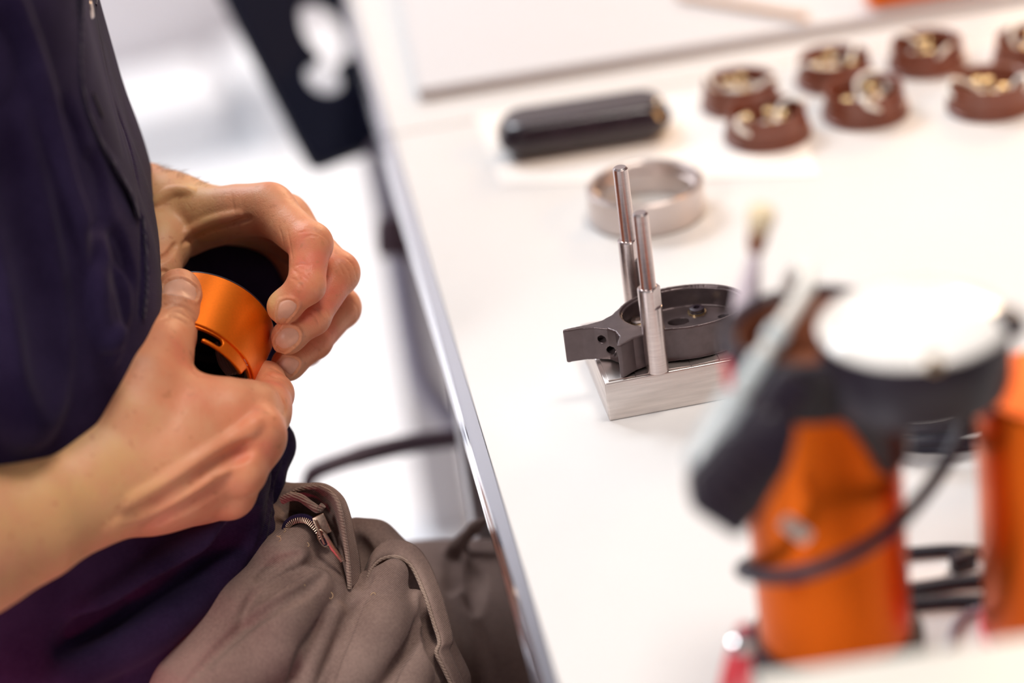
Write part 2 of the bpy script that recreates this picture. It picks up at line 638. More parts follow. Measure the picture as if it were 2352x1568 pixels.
    def stroke(self, pix, r, k, op='sub', depth=0.0, n=6, taper=True):
        """a crease ('sub') or a ridge ('add') that follows the surface under a line of sight points"""
        pts = [self.surf(*p[:2]) for p in spline([q[:2] for q in pix], n)]
        out = []
        for i, p in enumerate(pts):
            if p is None:
                continue
            if out and (p - out[-1][0]).length > 0.02:
                continue
            g = self.grad(p)
            t = i / max(1, len(pts) - 1)
            rr = r * (0.25 + 0.75 * math.sin(PI * min(max(t, 0.0), 1.0)) ** 0.6) if taper else r
            out.append((p + g * depth, rr))
        for (a, ra), (b, rb) in zip(out[:-1], out[1:]):
            if (a - b).length < max(0.006, 2.5 * r):
                self.cone(a, b, ra, rb, k, op)

    def mesh(self, smooth=2):
        A = self.A
        ins = A < 0
        nx, ny, nz = A.shape
        c = ins[:-1, :-1, :-1].astype(np.uint8)
        sm = np.zeros((nx - 1, ny - 1, nz - 1), np.uint8)
        for dx in (0, 1):
            for dy in (0, 1):
                for dz in (0, 1):
                    sm += ins[dx:nx - 1 + dx, dy:ny - 1 + dy, dz:nz - 1 + dz]
        act = (sm > 0) & (sm < 8)
        idx = np.argwhere(act)
        cell = np.full(act.shape, -1, np.int32)
        cell[act] = np.arange(len(idx))
        vals = {}
        for dx in (0, 1):
            for dy in (0, 1):
                for dz in (0, 1):
                    vals[(dx, dy, dz)] = A[idx[:, 0] + dx, idx[:, 1] + dy, idx[:, 2] + dz]
        acc = np.zeros((len(idx), 3))
        cnt = np.zeros(len(idx))
        for ax in range(3):
            o1, o2 = [k for k in range(3) if k != ax]
            for a in (0, 1):
                for b in (0, 1):
                    p = [0, 0, 0]
                    p[o1], p[o2] = a, b
                    q = list(p)
                    q[ax] = 1
                    v0, v1 = vals[tuple(p)], vals[tuple(q)]
                    ch = (v0 < 0) != (v1 < 0)
                    t = np.where(ch, v0 / np.where(ch, v0 - v1, 1), 0)
                    pos = np.tile(np.array(p, float), (len(idx), 1))
                    pos[:, ax] = t
                    acc[ch] += pos[ch]
                    cnt[ch] += 1
        V = self.lo + self.h * (idx + acc / np.maximum(cnt, 1)[:, None])
        Q = []
        for ax in range(3):
            sl0 = [slice(1, -1)] * 3
            sl1 = [slice(1, -1)] * 3
            sl0[ax] = slice(0, -1)
            sl1[ax] = slice(1, None)
            a, b = ins[tuple(sl0)], ins[tuple(sl1)]
            for sgn, msk in ((1, a & ~b), (-1, ~a & b)):
                e = np.argwhere(msk)
                if not len(e):
                    continue
                base = e.copy()
                for k in range(3):
                    if k != ax:
                        base[:, k] += 1
                o1, o2 = (ax + 1) % 3, (ax + 2) % 3
                q = []
                for u, v in ((-1, -1), (0, -1), (0, 0), (-1, 0)):
                    bb = base.copy()
                    bb[:, o1] += u
                    bb[:, o2] += v
                    q.append(cell[bb[:, 0], bb[:, 1], bb[:, 2]])
                q = np.stack(q, 1)
                if sgn < 0:
                    q = q[:, ::-1]
                Q.append(q)
        Q = np.concatenate(Q)
        Q = Q[(Q >= 0).all(1)]
        if smooth:
            E = np.concatenate([Q[:, [0, 1]], Q[:, [1, 2]], Q[:, [2, 3]], Q[:, [3, 0]]])
            dg = np.bincount(E.ravel(), minlength=len(V)).astype(float)
            for it in range(smooth):
                S = np.stack([np.bincount(E[:, 0], V[E[:, 1], k], len(V)) + np.bincount(E[:, 1], V[E[:, 0], k], len(V)) for k in range(3)], 1)
                V = np.where(dg[:, None] > 0, V + 0.5 * (S / np.maximum(dg, 1)[:, None] - V), V)
        return V, Q


def nmesh(name, parts, m, parent, tones=None):
    """fast mesh from arrays; parts = list of (V, Q)"""
    n = 0
    Vs, Qs = [], []
    for V, Q in parts:
        Vs.append(V)
        Qs.append(np.asarray(Q) + n)
        n += len(V)
    V = np.concatenate(Vs)
    Q = np.concatenate(Qs)
    off = np.array(root_loc(parent))
    me = bpy.data.meshes.new(name)
    me.vertices.add(len(V))
    me.vertices.foreach_set('co', (V - off).astype(np.float32).ravel())
    me.loops.add(Q.size)
    me.loops.foreach_set('vertex_index', Q.astype(np.int32).ravel())
    me.polygons.add(len(Q))
    me.polygons.foreach_set('loop_start', np.arange(0, Q.size, 4, dtype=np.int32))
    me.polygons.foreach_set('loop_total', np.full(len(Q), 4, np.int32))
    me.update(calc_edges=True)
    me.validate()
    me.materials.append(m)
    me.shade_smooth()
    if tones is not None:
        at = me.attributes.new('tone', 'FLOAT', 'POINT')
        t = np.zeros(len(V))
        for p, rad, amt in tones:
            d2 = ((V - np.array(p)) ** 2).sum(1)
            t += amt * np.exp(-d2 / (2 * rad * rad))
        at.data.foreach_set('value', t.astype(np.float32))
    o = link(bpy.data.objects.new(name, me))
    o.parent = parent
    return o


def bounds(pts, pad):
    P = np.array([tuple(p) for p in pts])
    return P.min(0) - pad, P.max(0) + pad


def poly_sdf(poly, X, Y):
    """signed distance to a polygon on a grid"""
    n = len(poly)
    d = np.full(np.broadcast(X, Y).shape, 1e9)
    s = np.ones_like(d)
    j = n - 1
    for i in range(n):
        ex, ey = poly[j][0] - poly[i][0], poly[j][1] - poly[i][1]
        wx, wy = X - poly[i][0], Y - poly[i][1]
        t = np.clip((wx * ex + wy * ey) / (ex * ex + ey * ey + 1e-15), 0, 1)
        d = np.minimum(d, (wx - ex * t) ** 2 + (wy - ey * t) ** 2)
        c1, c2 = Y >= poly[i][1], Y < poly[j][1]
        c3 = ex * wy > ey * wx
        s = np.where((c1 & c2 & c3) | (~c1 & ~c2 & ~c3), -s, s)
        j = i
    return s * np.sqrt(d)


# ================================================================== THE SETTING
b = MB()
b.box((0, 2.0, -0.02), (9, 9, 0.04))
tag(b.obj('floor', M['floor'], sharp=30), kind='structure')
wa, wb = ON(330, 295, 0), ON(640, 218, 0)
wd = (wb - wa).normalized()
wn = Vector((-wd.y, wd.x, 0))
wmid = wa + wd * 0.8
Rw3 = Matrix((wd, wn, Vector((0, 0, 1)))).transposed()
b = MB()
b.box(wmid + wn * 0.06 + Vector((0, 0, 1.4)), (7.0, 0.12, 2.8), Rw3)
tag(b.obj('wall_back', M['wall'], sharp=30), kind='structure')
b = MB()
b.box((2.3, 0.3, 1.4), (0.1, 6.4, 2.8))  # unseen wall, added dark to cut ambient light from the right
tag(b.obj('unseen_wall_right', M['wall_dim'], sharp=30), kind='structure')
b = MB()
b.box((-0.6, -1.7, 1.4), (5.9, 0.1, 2.8))  # unseen wall behind the camera, added to darken ambient and reflections
tag(b.obj('unseen_wall_front', M['wall_dim'], sharp=30), kind='structure')
b = MB()
b.box(wmid - wn * 0.008 + Vector((0, 0, 0.035)), (7.0, 0.016, 0.07), Rw3, 0.004)
tag(b.obj('baseboard_back', M['floor'], sharp=30), kind='structure')

# ------------------------------------------------------------------ tables
YS = ON(935, 303).y
FRONT = 0.42
PROFILE = [(-0.0035, 0.0), (-0.0045, -0.0015), (-0.0045, -0.006), (-0.0030, -0.0068), (-0.0030, -0.0100), (-0.0048, -0.0108),
           (-0.0048, -0.0165), (-0.0030, -0.0172), (-0.0030, -0.0190), (-0.0050, -0.0198), (-0.0050, -0.0255), (-0.0030, -0.0270),
           (0.0020, -0.0270), (0.0020, 0.0)]


def table(y0, y1, x1, label, legs):
    t = thing('worktable', (x1 / 2, (y0 + y1) / 2, 0), label, 'table')
    MB().box((x1 / 2 + 0.0012, (y0 + y1) / 2, TZ - 0.0125), (x1 - 0.0024, y1 - y0, 0.025), None, 0.0008).obj('tabletop', M['table'], t)
    MB().prism(PROFILE, (0, y0, TZ), Vector((1, 0, 0)), Vector((0, 0, 1)), Vector((0, 1, 0)), y1 - y0).obj('edge_band', M['chrome'], t, False)
    for lx, ly in legs:
        MB().box((lx, ly, (TZ - 0.025) / 2), (0.055, 0.055, TZ - 0.026), None, 0.004).obj('leg', M['table_under'], t)
    for ly in (y0 + 0.05, y1 - 0.05):
        MB().box((x1 / 2, ly, TZ - 0.055), (x1 - 0.16, 0.03, 0.058), None, 0.002).obj('rail', M['table_under'], t)
    return t


lg = ON(1012, 705)
table(FRONT, YS - 0.0013, 1.5, 'white worktable in front with chrome edge band, the machined parts lie on it',
      [(0.0265, lg.y), (1.44, lg.y), (0.0265, FRONT + 0.05), (1.44, FRONT + 0.05)])
table(YS + 0.0013, YS + 0.8, 1.5, 'second white worktable behind the seam, carrying the pale grey board',
      [(0.034, YS + 0.75), (1.44, YS + 0.75), (1.44, YS + 0.06)])

# pale grey board lying on the far table, with its raised rim
A = ON(962, 203, TZ + 0.008)
B = ON(2352, -22, TZ + 0.008)
ex = (B - A)
ex.z = 0
L = 1.15
ex.normalize()
ey = Vector((-ex.y, ex.x, 0))
t = thing('board', (A.x + 0.5, A.y + 0.25, TZ), 'large pale grey board lying flat on the far worktable', 'board')
MB().prism([(0, 0), (L, 0), (L, 0.52), (0, 0.52)], Vector((A.x, A.y, TZ + 0.0002)), ex, ey, Vector((0, 0, 1)), 0.006).obj('panel', M['board'], t, False)
MB().prism([(-0.001, -0.003), (L, -0.003), (L, 0.0), (-0.001, 0.0)], Vector((A.x, A.y, TZ + 0.0002)), ex, ey, Vector((0, 0, 1)), 0.0075).obj('rim', M['table_under'], t, False)
# tan stripe and orange thing at the top edge
zb = TZ + 0.0065
p0, p1 = ON(1560, -12, zb + 0.003), ON(1850, 38, zb + 0.003)
MB().tube([p0, p1], 0.0034, 6).top('pencil', M['pencil'], 'slim tan wooden pencil lying on the pale grey board', 'pencil', sharp=30)
p0, p1 = ON(1990, -22, zb + 0.012), ON(2330, -78, zb + 0.012)
dd = (p1 - p0).normalized()
b = MB()
b.lathe([(0, 0), (0.010, 0), (0.012, 0.002), (0.012, 0.085), (0.010, 0.088), (0, 0.088)], p0, dd, 40)
t = b.top('orange_sleeve', M['orange'], 'orange anodised sleeve lying on the far board at the top edge', 'sleeve')

# ------------------------------------------------------------------ paper sheet
zp = TZ + 0.0005
pp = [ON(1150, 424, zp), ON(1885, 404, zp), ON(1800, 196, zp), ON(1090, 262, zp)]
b = MB()
b.add([Vector((p.x, p.y, TZ + 0.0002)) for p in pp] + [Vector((p.x, p.y, zp)) for p in pp],
      [(3, 2, 1, 0), (4, 5, 6, 7), (0, 1, 5, 4), (1, 2, 6, 5), (2, 3, 7, 6), (3, 0, 4, 7)])
b.top('paper_sheet', M['paper'], 'thin white paper sheet under the dark case and the steel ring', 'paper', smooth=False)

# ------------------------------------------------------------------ dark case
ca, cb = ON(1146, 318, zp + 0.011), ON(1536, 258, zp + 0.011)
cx = (cb - ca)
cl = cx.length
cx.normalize()
cy = Vector((-cx.y, cx.x, 0))
cc = (ca + cb) / 2
f = Field((-cl / 2 - 0.004, -0.026, -0.004), (cl / 2 + 0.004, 0.026, 0.028), 0.0008)
X = (f.lo[0] + f.h * np.arange(f.n[0]))[:, None, None]
Y = (f.lo[1] + f.h * np.arange(f.n[1]))[None, :, None]
Z = (f.lo[2] + f.h * np.arange(f.n[2]))[None, None, :]
inset = np.clip((0.010 - Z) / 0.010, 0, 1) * 0.006 + np.clip((Z - 0.014) / 0.010, 0, 1) * 0.006
qx = np.abs(X) - (cl / 2 - 0.013 - inset)
qy = np.abs(Y) - (0.021 - 0.013 - inset * 0.8)
d2 = np.sqrt(np.maximum(qx, 0) ** 2 + np.maximum(qy, 0) ** 2) + np.minimum(np.maximum(qx, qy), 0) - 0.013
dz = np.abs(Z - 0.0115) - 0.0115
r_ = 0.003
f.A = (np.minimum(np.maximum(d2 + r_, dz + r_), 0) + np.sqrt(np.maximum(d2 + r_, 0) ** 2 + np.maximum(dz + r_, 0) ** 2) - r_).astype(np.float32)
V, Q = f.mesh(2)
V = np.array([tuple(Vector((cc.x, cc.y, zp + 0.0002)) + cx * v[0] + cy * v[1] + Vector((0, 0, v[2]))) for v in V])
t = thing('dark_case', (cc.x, cc.y, zp), 'elongated dark case with rounded ends lying on the paper sheet', 'case')
nmesh('case_shell', [(V, Q)], M['case'], t)
seam = []
for a in np.linspace(0, 2 * PI, 64, endpoint=False):
    ux, uy = math.cos(a), math.sin(a)
    hx, hy, rr = cl / 2, 0.021, 0.013
    px_, py_ = (hx - rr) * (1 if ux > 0 else -1) + rr * ux, (hy - rr) * (1 if uy > 0 else -1) + rr * uy
    seam.append(Vector((cc.x, cc.y, zp + 0.0122)) + cx * px_ + cy * py_)
seam.append(seam[0])
MB().tube(seam, 0.0005, 6).obj('seam', M['black'], t)

# ------------------------------------------------------------------ big steel ring
c = ON(1480, 420, zp + 0.019)
c.z = zp + 0.0002
ro, ri, hh = 0.0328, 0.0268, 0.0195
MB().lathe([(ri + 0.001, 0), (ro - 0.0008, 0), (ro, 0.0008), (ro, hh - 0.0010), (ro - 0.0010, hh), (ri + 0.0030, hh), (ri + 0.0020, hh - 0.001),
            (ri + 0.0020, hh - 0.006), (ri, hh - 0.0065), (ri, 0.001)], c, n=128, closed=True).top(
    'steel_ring', M['steel'], 'wide bare steel ring standing behind the two pins', 'ring', sharp=25)

# ------------------------------------------------------------------ cups with wires and brass terminals
CUPS = [((1764, 313), 0.0262, 15, 'dark brown cup with wires nearest the dark case, front one of the left pair'),
        ((1702, 240), 0.0248, 140, 'dark brown cup directly behind the front left cup, one terminal standing up'),
        ((1988, 262), 0.0262, 60, 'brown cup with brass contacts in the middle of the front row of cups'),
        ((1918, 186), 0.0245, 200, 'brown cup behind the middle front cup, full of wiring'),
        ((2130, 150), 0.0245, 290, 'brown cup at the back between the middle and the right front cup'),
        ((2276, 243), 0.0262, 330, 'rightmost cup of the front row, bright wire loop on its right side'),
        ((2372, 140), 0.0245, 95, 'farthest right cup in the back row, cut off by the photo edge')]


def make_cup(o):
    r = 0.0262
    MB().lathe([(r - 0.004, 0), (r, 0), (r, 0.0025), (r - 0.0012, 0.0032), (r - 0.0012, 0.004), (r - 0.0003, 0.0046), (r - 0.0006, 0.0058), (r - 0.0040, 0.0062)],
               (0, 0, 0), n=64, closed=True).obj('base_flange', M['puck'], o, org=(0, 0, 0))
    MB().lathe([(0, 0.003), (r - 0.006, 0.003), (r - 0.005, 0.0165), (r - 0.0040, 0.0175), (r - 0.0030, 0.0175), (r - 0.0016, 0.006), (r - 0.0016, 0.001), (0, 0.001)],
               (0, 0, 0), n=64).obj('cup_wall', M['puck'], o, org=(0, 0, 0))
    MB().box((0.004, -0.004, 0.0065), (0.016, 0.010, 0.007), None, 0.001).obj('terminal_block', M['wire_white'], o, org=(0, 0, 0))
    for i, (x, y, h) in enumerate(((0.0, -0.004, 0.016), (0.009, -0.004, 0.012), (-0.009, 0.008, 0.011))):
        MB().lathe([(0, 0), (0.0022, 0), (0.0022, h - 0.004), (0.0030, h - 0.004), (0.0030, h - 0.0005), (0.0024, h), (0, h)], (x, y, 0.003), n=16).obj(
            'brass_contact', M['brass'], o, org=(0, 0, 0))
    for pts in ([(-0.006, 0.006, 0.006), (-0.013, 0.002, 0.013), (-0.0205, -0.004, 0.018), (-0.0235, -0.008, 0.015), (-0.021, -0.013, 0.012), (-0.012, -0.013, 0.008), (-0.003, -0.008, 0.011)],
                [(0.009, 0.006, 0.006), (0.015, 0.008, 0.014), (0.021, 0.002, 0.018), (0.0225, -0.006, 0.015), (0.017, -0.010, 0.009)]):
        MB().tube([Vector(p) for p in spline(pts, 6)], 0.0014, 8).obj('wire', M['wire_white'], o, org=(0, 0, 0))


cup0 = None
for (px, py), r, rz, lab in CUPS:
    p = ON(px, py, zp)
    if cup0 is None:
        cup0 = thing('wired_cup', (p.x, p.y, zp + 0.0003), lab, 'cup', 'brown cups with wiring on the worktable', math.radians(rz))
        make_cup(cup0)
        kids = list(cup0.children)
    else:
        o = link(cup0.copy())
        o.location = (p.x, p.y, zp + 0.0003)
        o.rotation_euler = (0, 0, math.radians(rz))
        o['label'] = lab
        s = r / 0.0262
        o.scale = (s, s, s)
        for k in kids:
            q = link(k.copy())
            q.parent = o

# ------------------------------------------------------------------ milled block with two stepped pins
BH = 0.0205
fl = ON(1400, 968, TZ)                       # front left foot
br = ON(1341, 822, TZ)
bd = 0.066
bx0, by0 = fl.x, fl.y
bl = 0.084
t = thing('pin_fixture', (bx0 + bl / 2, by0 + bd / 2, TZ), 'milled steel block holding two tall stepped steel pins', 'fixture')
b = MB().box((bx0 + bl / 2, by0 + bd / 2, TZ + 0.0002 + BH / 2), (bl, bd, BH), None, 0.0007)
b.obj('block', M['milled'], t)
# shallow milled steps across the top
for k in range(6):
    x0 = bx0 + 0.002 + k * 0.0136
    MB().box((x0 + 0.0066, by0 + bd / 2, TZ + BH + 0.0004), (0.0130, bd - 0.003, 0.0006), Matrix.Rotation(math.radians((2.2, -1.6, 2.6, -2.4, 1.8, -2.0)[k]), 3, 'Y'), 0.0001).obj('milled_strip', M['milled'], t)


def pin(foot, r1, h1, r2, h2, flat=True):
    prof = [(0, 0), (r1 - 0.0004, 0), (r1, 0.0004), (r1, h1 - 0.0006), (r1 - 0.0006, h1), (r2 + 0.0004, h1), (r2, h1 + 0.0004), (r2, h1 + h2 - 0.0009),
            (r2 - 0.0009, h1 + h2), (0.0, h1 + h2)]
    b = MB().lathe(prof, foot, n=56)
    V = []
    for v in b.V:                              # a milled flat near the shoulder
        v = Vector(v)
        hz = v.z - foot.z
        if h1 - 0.0105 < hz < h1 + 0.0001 and flat and (v.x - foot.x) > r1 * 0.80:
            v.x = foot.x + r1 * 0.80
        V.append(tuple(v))
    b.V = V
    return b


# pins: shaft rings are inserted so that the flat has its own edge
def pin_obj(foot, r1, h1, r2, h2, par):
    prof = [(0, 0), (r1 - 0.0004, 0), (r1, 0.0004), (r1, h1 - 0.0102), (r1, h1 - 0.0100), (r1, h1 - 0.0006), (r1 - 0.0006, h1), (r2 + 0.0002, h1), (r2, h1 + 0.0004),
            (r2, h1 + h2 - 0.0009), (r2 - 0.0009, h1 + h2), (0.0, h1 + h2)]
    b = MB().lathe(prof, foot, n=64)
    V = []
    ca_, sa_ = math.cos(-0.75), math.sin(-0.75)
    for v in b.V:
        v = Vector(v)
        hz = v.z - foot.z
        u = (v.x - foot.x) * ca_ + (v.y - foot.y) * sa_
        lim = r1 * 0.80
        if hz > h1 - 0.01005 and hz < h1 + 0.0001 and u > lim:
            v.x -= (u - lim) * ca_
            v.y -= (u - lim) * sa_
        V.append(tuple(v))
    b.V = V
    return b.obj('pin', M['steel_pin'], par, sharp=30)


zt = TZ + BH + 0.0008
f1 = ON(1511, 850, zt)
f2 = ON(1449, 700, zt)
pin_obj(Vector((f1.x, f1.y, zt)), 0.0054, 0.0445, 0.0037, 0.0385, t)
pin_obj(Vector((f2.x, by0 + bd - 0.008, zt)), 0.0054, 0.0445, 0.0037, 0.0385, t)

# ------------------------------------------------------------------ black clamp housing (a cup with a two-horned saddle)
HORN = [(-59, -9.5), (-54, -8.2), (-47, -7.0), (-40, -4.2), (-34.5, 2), (-30, 11)]
for a in range(155, -106, -6):
    HORN.append((32 * math.cos(math.radians(a)), 32 * math.sin(math.radians(a))))
HORN += [(-14, -31), (-21, -33), (-27, -36.5), (-33.5, -44), (-35.2, -43.5), (-34.6, -38), (-33.2, -31), (-34.5, -23), (-38, -17), (-44, -12.8), (-50, -11.2), (-59, -11.6)]
HORN = [(x / 1000, y / 1000) for x, y in HORN]


def housing_field(depth, h=0.0005, recess=0.0):
    f = Field((-0.062, -0.048, -0.002), (0.035, 0.035, depth + 0.002), h)
    X = (f.lo[0] + h * np.arange(f.n[0]))[:, None]
    Y = (f.lo[1] + h * np.arange(f.n[1]))[None, :]
    Z = (f.lo[2] + h * np.arange(f.n[2]))[None, None, :]
    d2 = poly_sdf(HORN, X, Y)[:, :, None]
    dz = np.abs(Z - depth / 2) - depth / 2
    d = np.maximum(d2, dz)
    rr = np.sqrt(X ** 2 + Y ** 2)[:, :, None]
    cav = np.maximum(rr - 0.0292, (depth - recess) - Z)
    d = np.maximum(d, -cav)
    ledge = np.maximum(rr - 0.0302, (depth - 0.0012) - Z)
    d = np.maximum(d, -ledge)
    for hx, hy, hr in ((-0.0022, 0.0077, 0.0052), (0.013, -0.012, 0.0045), (-0.013, -0.008, 0.0030), (0.020, 0.006, 0.0028)):
        hr_ = np.sqrt((X - hx) ** 2 + (Y - hy) ** 2)[:, :, None] - hr
        d = np.maximum(d, -np.maximum(hr_, 0.002 - Z))
    # bores through the saddle face
    for hy, hz, hr in ((-0.0255, 0.0095, 0.0021), (-0.0195, 0.0055, 0.0021), (-0.0305, 0.0125, 0.0014)):
        q = np.sqrt((Y[:, :, None] - hy) ** 2 + (Z - hz) ** 2) - hr
        q = np.maximum(q, X[:, :, None] + 0.026)
        d = np.maximum(d, -q)
    for hx, hz, hr in ((-0.0410, 0.0112, 0.0019), (-0.0372, 0.0056, 0.0020)):
        q = np.sqrt((X[:, :, None] - hx) ** 2 + (Z - hz) ** 2) - hr
        q = np.maximum(q, Y[:, :, None] + 0.0085 + 0 * Z)
        d = np.maximum(d, -q)
    f.A = d.astype(np.float32)
    return f.mesh(1)


HD = 0.0175
Vh, Qh = housing_field(HD, 0.0005, 0.0110)
zc_ = TZ + BH + 0.0015 + HD
hc = ON(1567, 702, zc_)
nz = Vector((0, 0, 1))
e1 = R0.copy()
e2 = nz.cross(e1) * 0.72
hb = hc - nz * HD
Vw = np.array([tuple(hb + e1 * v[0] + e2 * v[1] + nz * v[2]) for v in Vh])
t = thing('clamp_housing', tuple(hb), 'black round housing with two saddle horns resting on the steel block', 'housing')
nmesh('housing_body', [(Vw, Qh)], M['housing'], t).data.set_sharp_from_angle(angle=math.radians(40))
for hx, hy in ((0.0079, 0.0172), (-0.0215, 0.0120)):
    p = hb + e1 * hx + e2 * hy + nz * (HD - 0.0108)
    b = MB().lathe([(0.0016, 0.0005), (0.0016, 0.0028), (0.0026, 0.0028), (0.0036, 0.0024), (0.0038, 0.0018), (0.0034, 0.0010), (0.0038, 0.0006), (0.0038, 0)], p, nz, 24)
    b.lathe([(0, 0.0006), (0.0017, 0.0006)], p, nz, 24)
    b.obj('socket_screw', M['black'] if hx > 0 else M['steel'], t)
    MB().lathe([(0.0030, -0.0002), (0.0046, -0.0002), (0.0046, 0.0005), (0.0030, 0.0005)], p, nz, 24, closed=True).obj('washer', M['brass'], t)

# ------------------------------------------------------------------ foreground: upright orange tubes
T1 = ON(1925, 1520)
TR = 0.0300
TH = 0.132
t = thing('tube_lamp', (T1.x, T1.y, TZ), 'orange upright tube with black clamped head in the right foreground', 'lamp')
MB().lathe([(0, 0.006), (TR - 0.001, 0.006), (TR, 0.007), (TR, TH), (TR - 0.002, TH), (TR - 0.002, 0.010)], T1, n=96).obj('tube', M['orange_tube'], t)
MB().lathe([(0, 0.0002), (TR + 0.004, 0.0002), (TR + 0.0045, 0.001), (TR + 0.0045, 0.013), (TR + 0.003, 0.015), (TR + 0.0002, 0.015)], T1, n=96).obj('base_collar', M['black_plastic'], t)
az = math.atan2(-T1.y, CAM.x - T1.x)          # towards the camera
# head collar: ring with an arch cut out at the front
n = 96
Vc, Fc2 = [], []
for i in range(n):
    a = 2 * PI * i / n
    da = (a - az + PI) % (2 * PI) - PI
    low = 0.128 - 0.030 * min(1, max(0, (abs(da + 0.1) - 0.32) / 0.55)) ** 1.2
    for r, z in ((TR + 0.0003, low), (TR + 0.0035, low), (TR + 0.0035, 0.150), (TR + 0.0022, 0.1515), (TR + 0.0000, 0.1515), (TR - 0.0020, 0.150), (TR - 0.0020, 0.1335), (TR + 0.0003, 0.1332)):
        Vc.append(Vector((T1.x + r * math.cos(a), T1.y + r * math.sin(a), TZ + z)))
k = 8
for i in range(n):
    i2 = (i + 1) % n
    for j in range(k):
        j2 = (j + 1) % k
        Fc2.append((i * k + j, i2 * k + j, i2 * k + j2, i * k + j2))
b = MB().add(Vc, Fc2)
b.obj('head_collar', M['black_plastic'], t)
MB().lathe([(0, 0.124), (TR - 0.0022, 0.124), (TR - 0.0022, 0.1490), (TR - 0.0030, 0.1490), (TR - 0.0032, 0.127), (0, 0.127)], T1, n=64).obj('inner_disc', M['brown'], t)
# side cup carried by the collar
S1 = W(2098, 738, 0.860)
S1z = S1.z
sc = Vector((S1.x, S1.y, S1z - 0.036))
b = MB().lathe([(0, 0.005), (0.026, 0.005), (0.0330, 0.009), (0.0345, 0.014), (0.0345, 0.0345), (0.0335, 0.036), (0.0315, 0.036), (0.0310, 0.031), (0, 0.031)], sc, n=96)
b.obj('side_cup', M['black_plastic'], t)
MB().lathe([(0.0308, 0.0325), (0.0345, 0.0352), (0.0345, 0.0365), (0.0325, 0.0378), (0.022, 0.0398), (0.012, 0.0410), (0, 0.0414)], sc, n=64).obj('lens', M['glass_white'], t)
dv = Vector((sc.x - T1.x, sc.y - T1.y, 0)).normalized()
dvv = Vector((-dv.y, dv.x, 0))
Rb = Matrix((dv, dvv, Vector((0, 0, 1)))).transposed()
mid = Vector(((T1.x + sc.x) / 2, (T1.y + sc.y) / 2, TZ + 0.140))
MB().box(mid, (0.022, 0.034, 0.022), Rb, 0.005).obj('bridge', M['black_plastic'], t)
p = W(2318, 742, 0.85)
MB().box(p, (0.010, 0.012, 0.008), None, 0.002).obj('cup_tab', M['black_plastic'], t)
p = W(2150, 838, 0.822)
MB().lathe([(0, 0), (0.0032, 0), (0.0026, 0.0014), (0, 0.0016)], p + Vector((0, 0.002, 0)), (-Fw + Uw * 0.1), 20).obj('screw_head', M['brass'], t)
# a small label plate on the tube
pc = W(1828, 1216, 0.872)
dl = (Rw * 0.80 - Uw * 0.60).normalized()
nl = Vector((T1.x - pc.x, T1.y - pc.y, 0)).normalized() * -1
dl = (dl - nl * dl.dot(nl)).normalized()
Rl = Matrix((dl, nl.cross(dl), nl)).transposed()
MB().box(pc, (0.0120, 0.0055, 0.0030), Rl, 0.001).obj('clip', M['cream'], t)

T2 = ON(2432, 1462)
t = thing('orange_tube', (T2.x, T2.y, TZ), 'second orange tube at the right photo edge, closed flat top', 'tube')
MB().lathe([(0, 0.004), (0.0284, 0.004), (0.0290, 0.005), (0.0290, 0.1135), (0.0275, 0.1150), (0, 0.1150)], T2, n=96).obj('tube', M['orange_tube'], t)
MB().lathe([(0, 0.0002), (0.0300, 0.0002), (0.0310, 0.001), (0.0310, 0.0068), (0.0292, 0.0075)], T2, n=96).obj('base_ring', M['red'], t)

# diagonal black plug in front of the tube
pa, pb = W(1650, 1112, 0.846), W(1800, 905, 0.846)
ax = (pb - pa).normalized()
sx = (ax.cross(Fw)).normalized()
Rp = Matrix((ax, sx, ax.cross(sx))).transposed()
t = thing('cable_plug', tuple(W(1720, 1200, 0.846)), 'large black angular plug hanging in front of the orange tube', 'plug')
cpl = W(1712, 1085, 0.846)
prof = [(-0.0215, -0.008), (-0.013, -0.0165), (0.006, -0.0150), (0.018, -0.0085), (0.024, -0.0070), (0.024, 0.0050), (0.010, 0.0105), (-0.008, 0.0120), (-0.0205, 0.0110)]
bm = bmesh.new()
m_ = MB().prism(prof, cpl - Fw * 0.009, ax, -sx, Fw, 0.018)
for v in m_.V:
    bm.verts.new(v)
bm.verts.ensure_lookup_table()
for fc in m_.F:
    bm.faces.new([bm.verts[i] for i in fc])
bmesh.ops.bevel(bm, geom=bm.edges[:], offset=0.003, segments=3, profile=0.6, affect='EDGES')
bm.verts.index_update()
obj('plug_body', [tuple(v.co) for v in bm.verts], [[v.index for v in q.verts] for q in bm.faces], M['black_plastic'], t)
bm.free()
MB().box((pa + pb) / 2 + ax * 0.010, (0.036, 0.015, 0.013), Rp, 0.003).obj('plug_neck', M['black_plastic'], t)
for k in range(4):
    MB().box(cpl + ax * (-0.013 + 0.006 * k) - Fw * 0.0095, (0.002, 0.014, 0.0016), Rp, 0.0006).obj('grip_rib', M['black'], t)
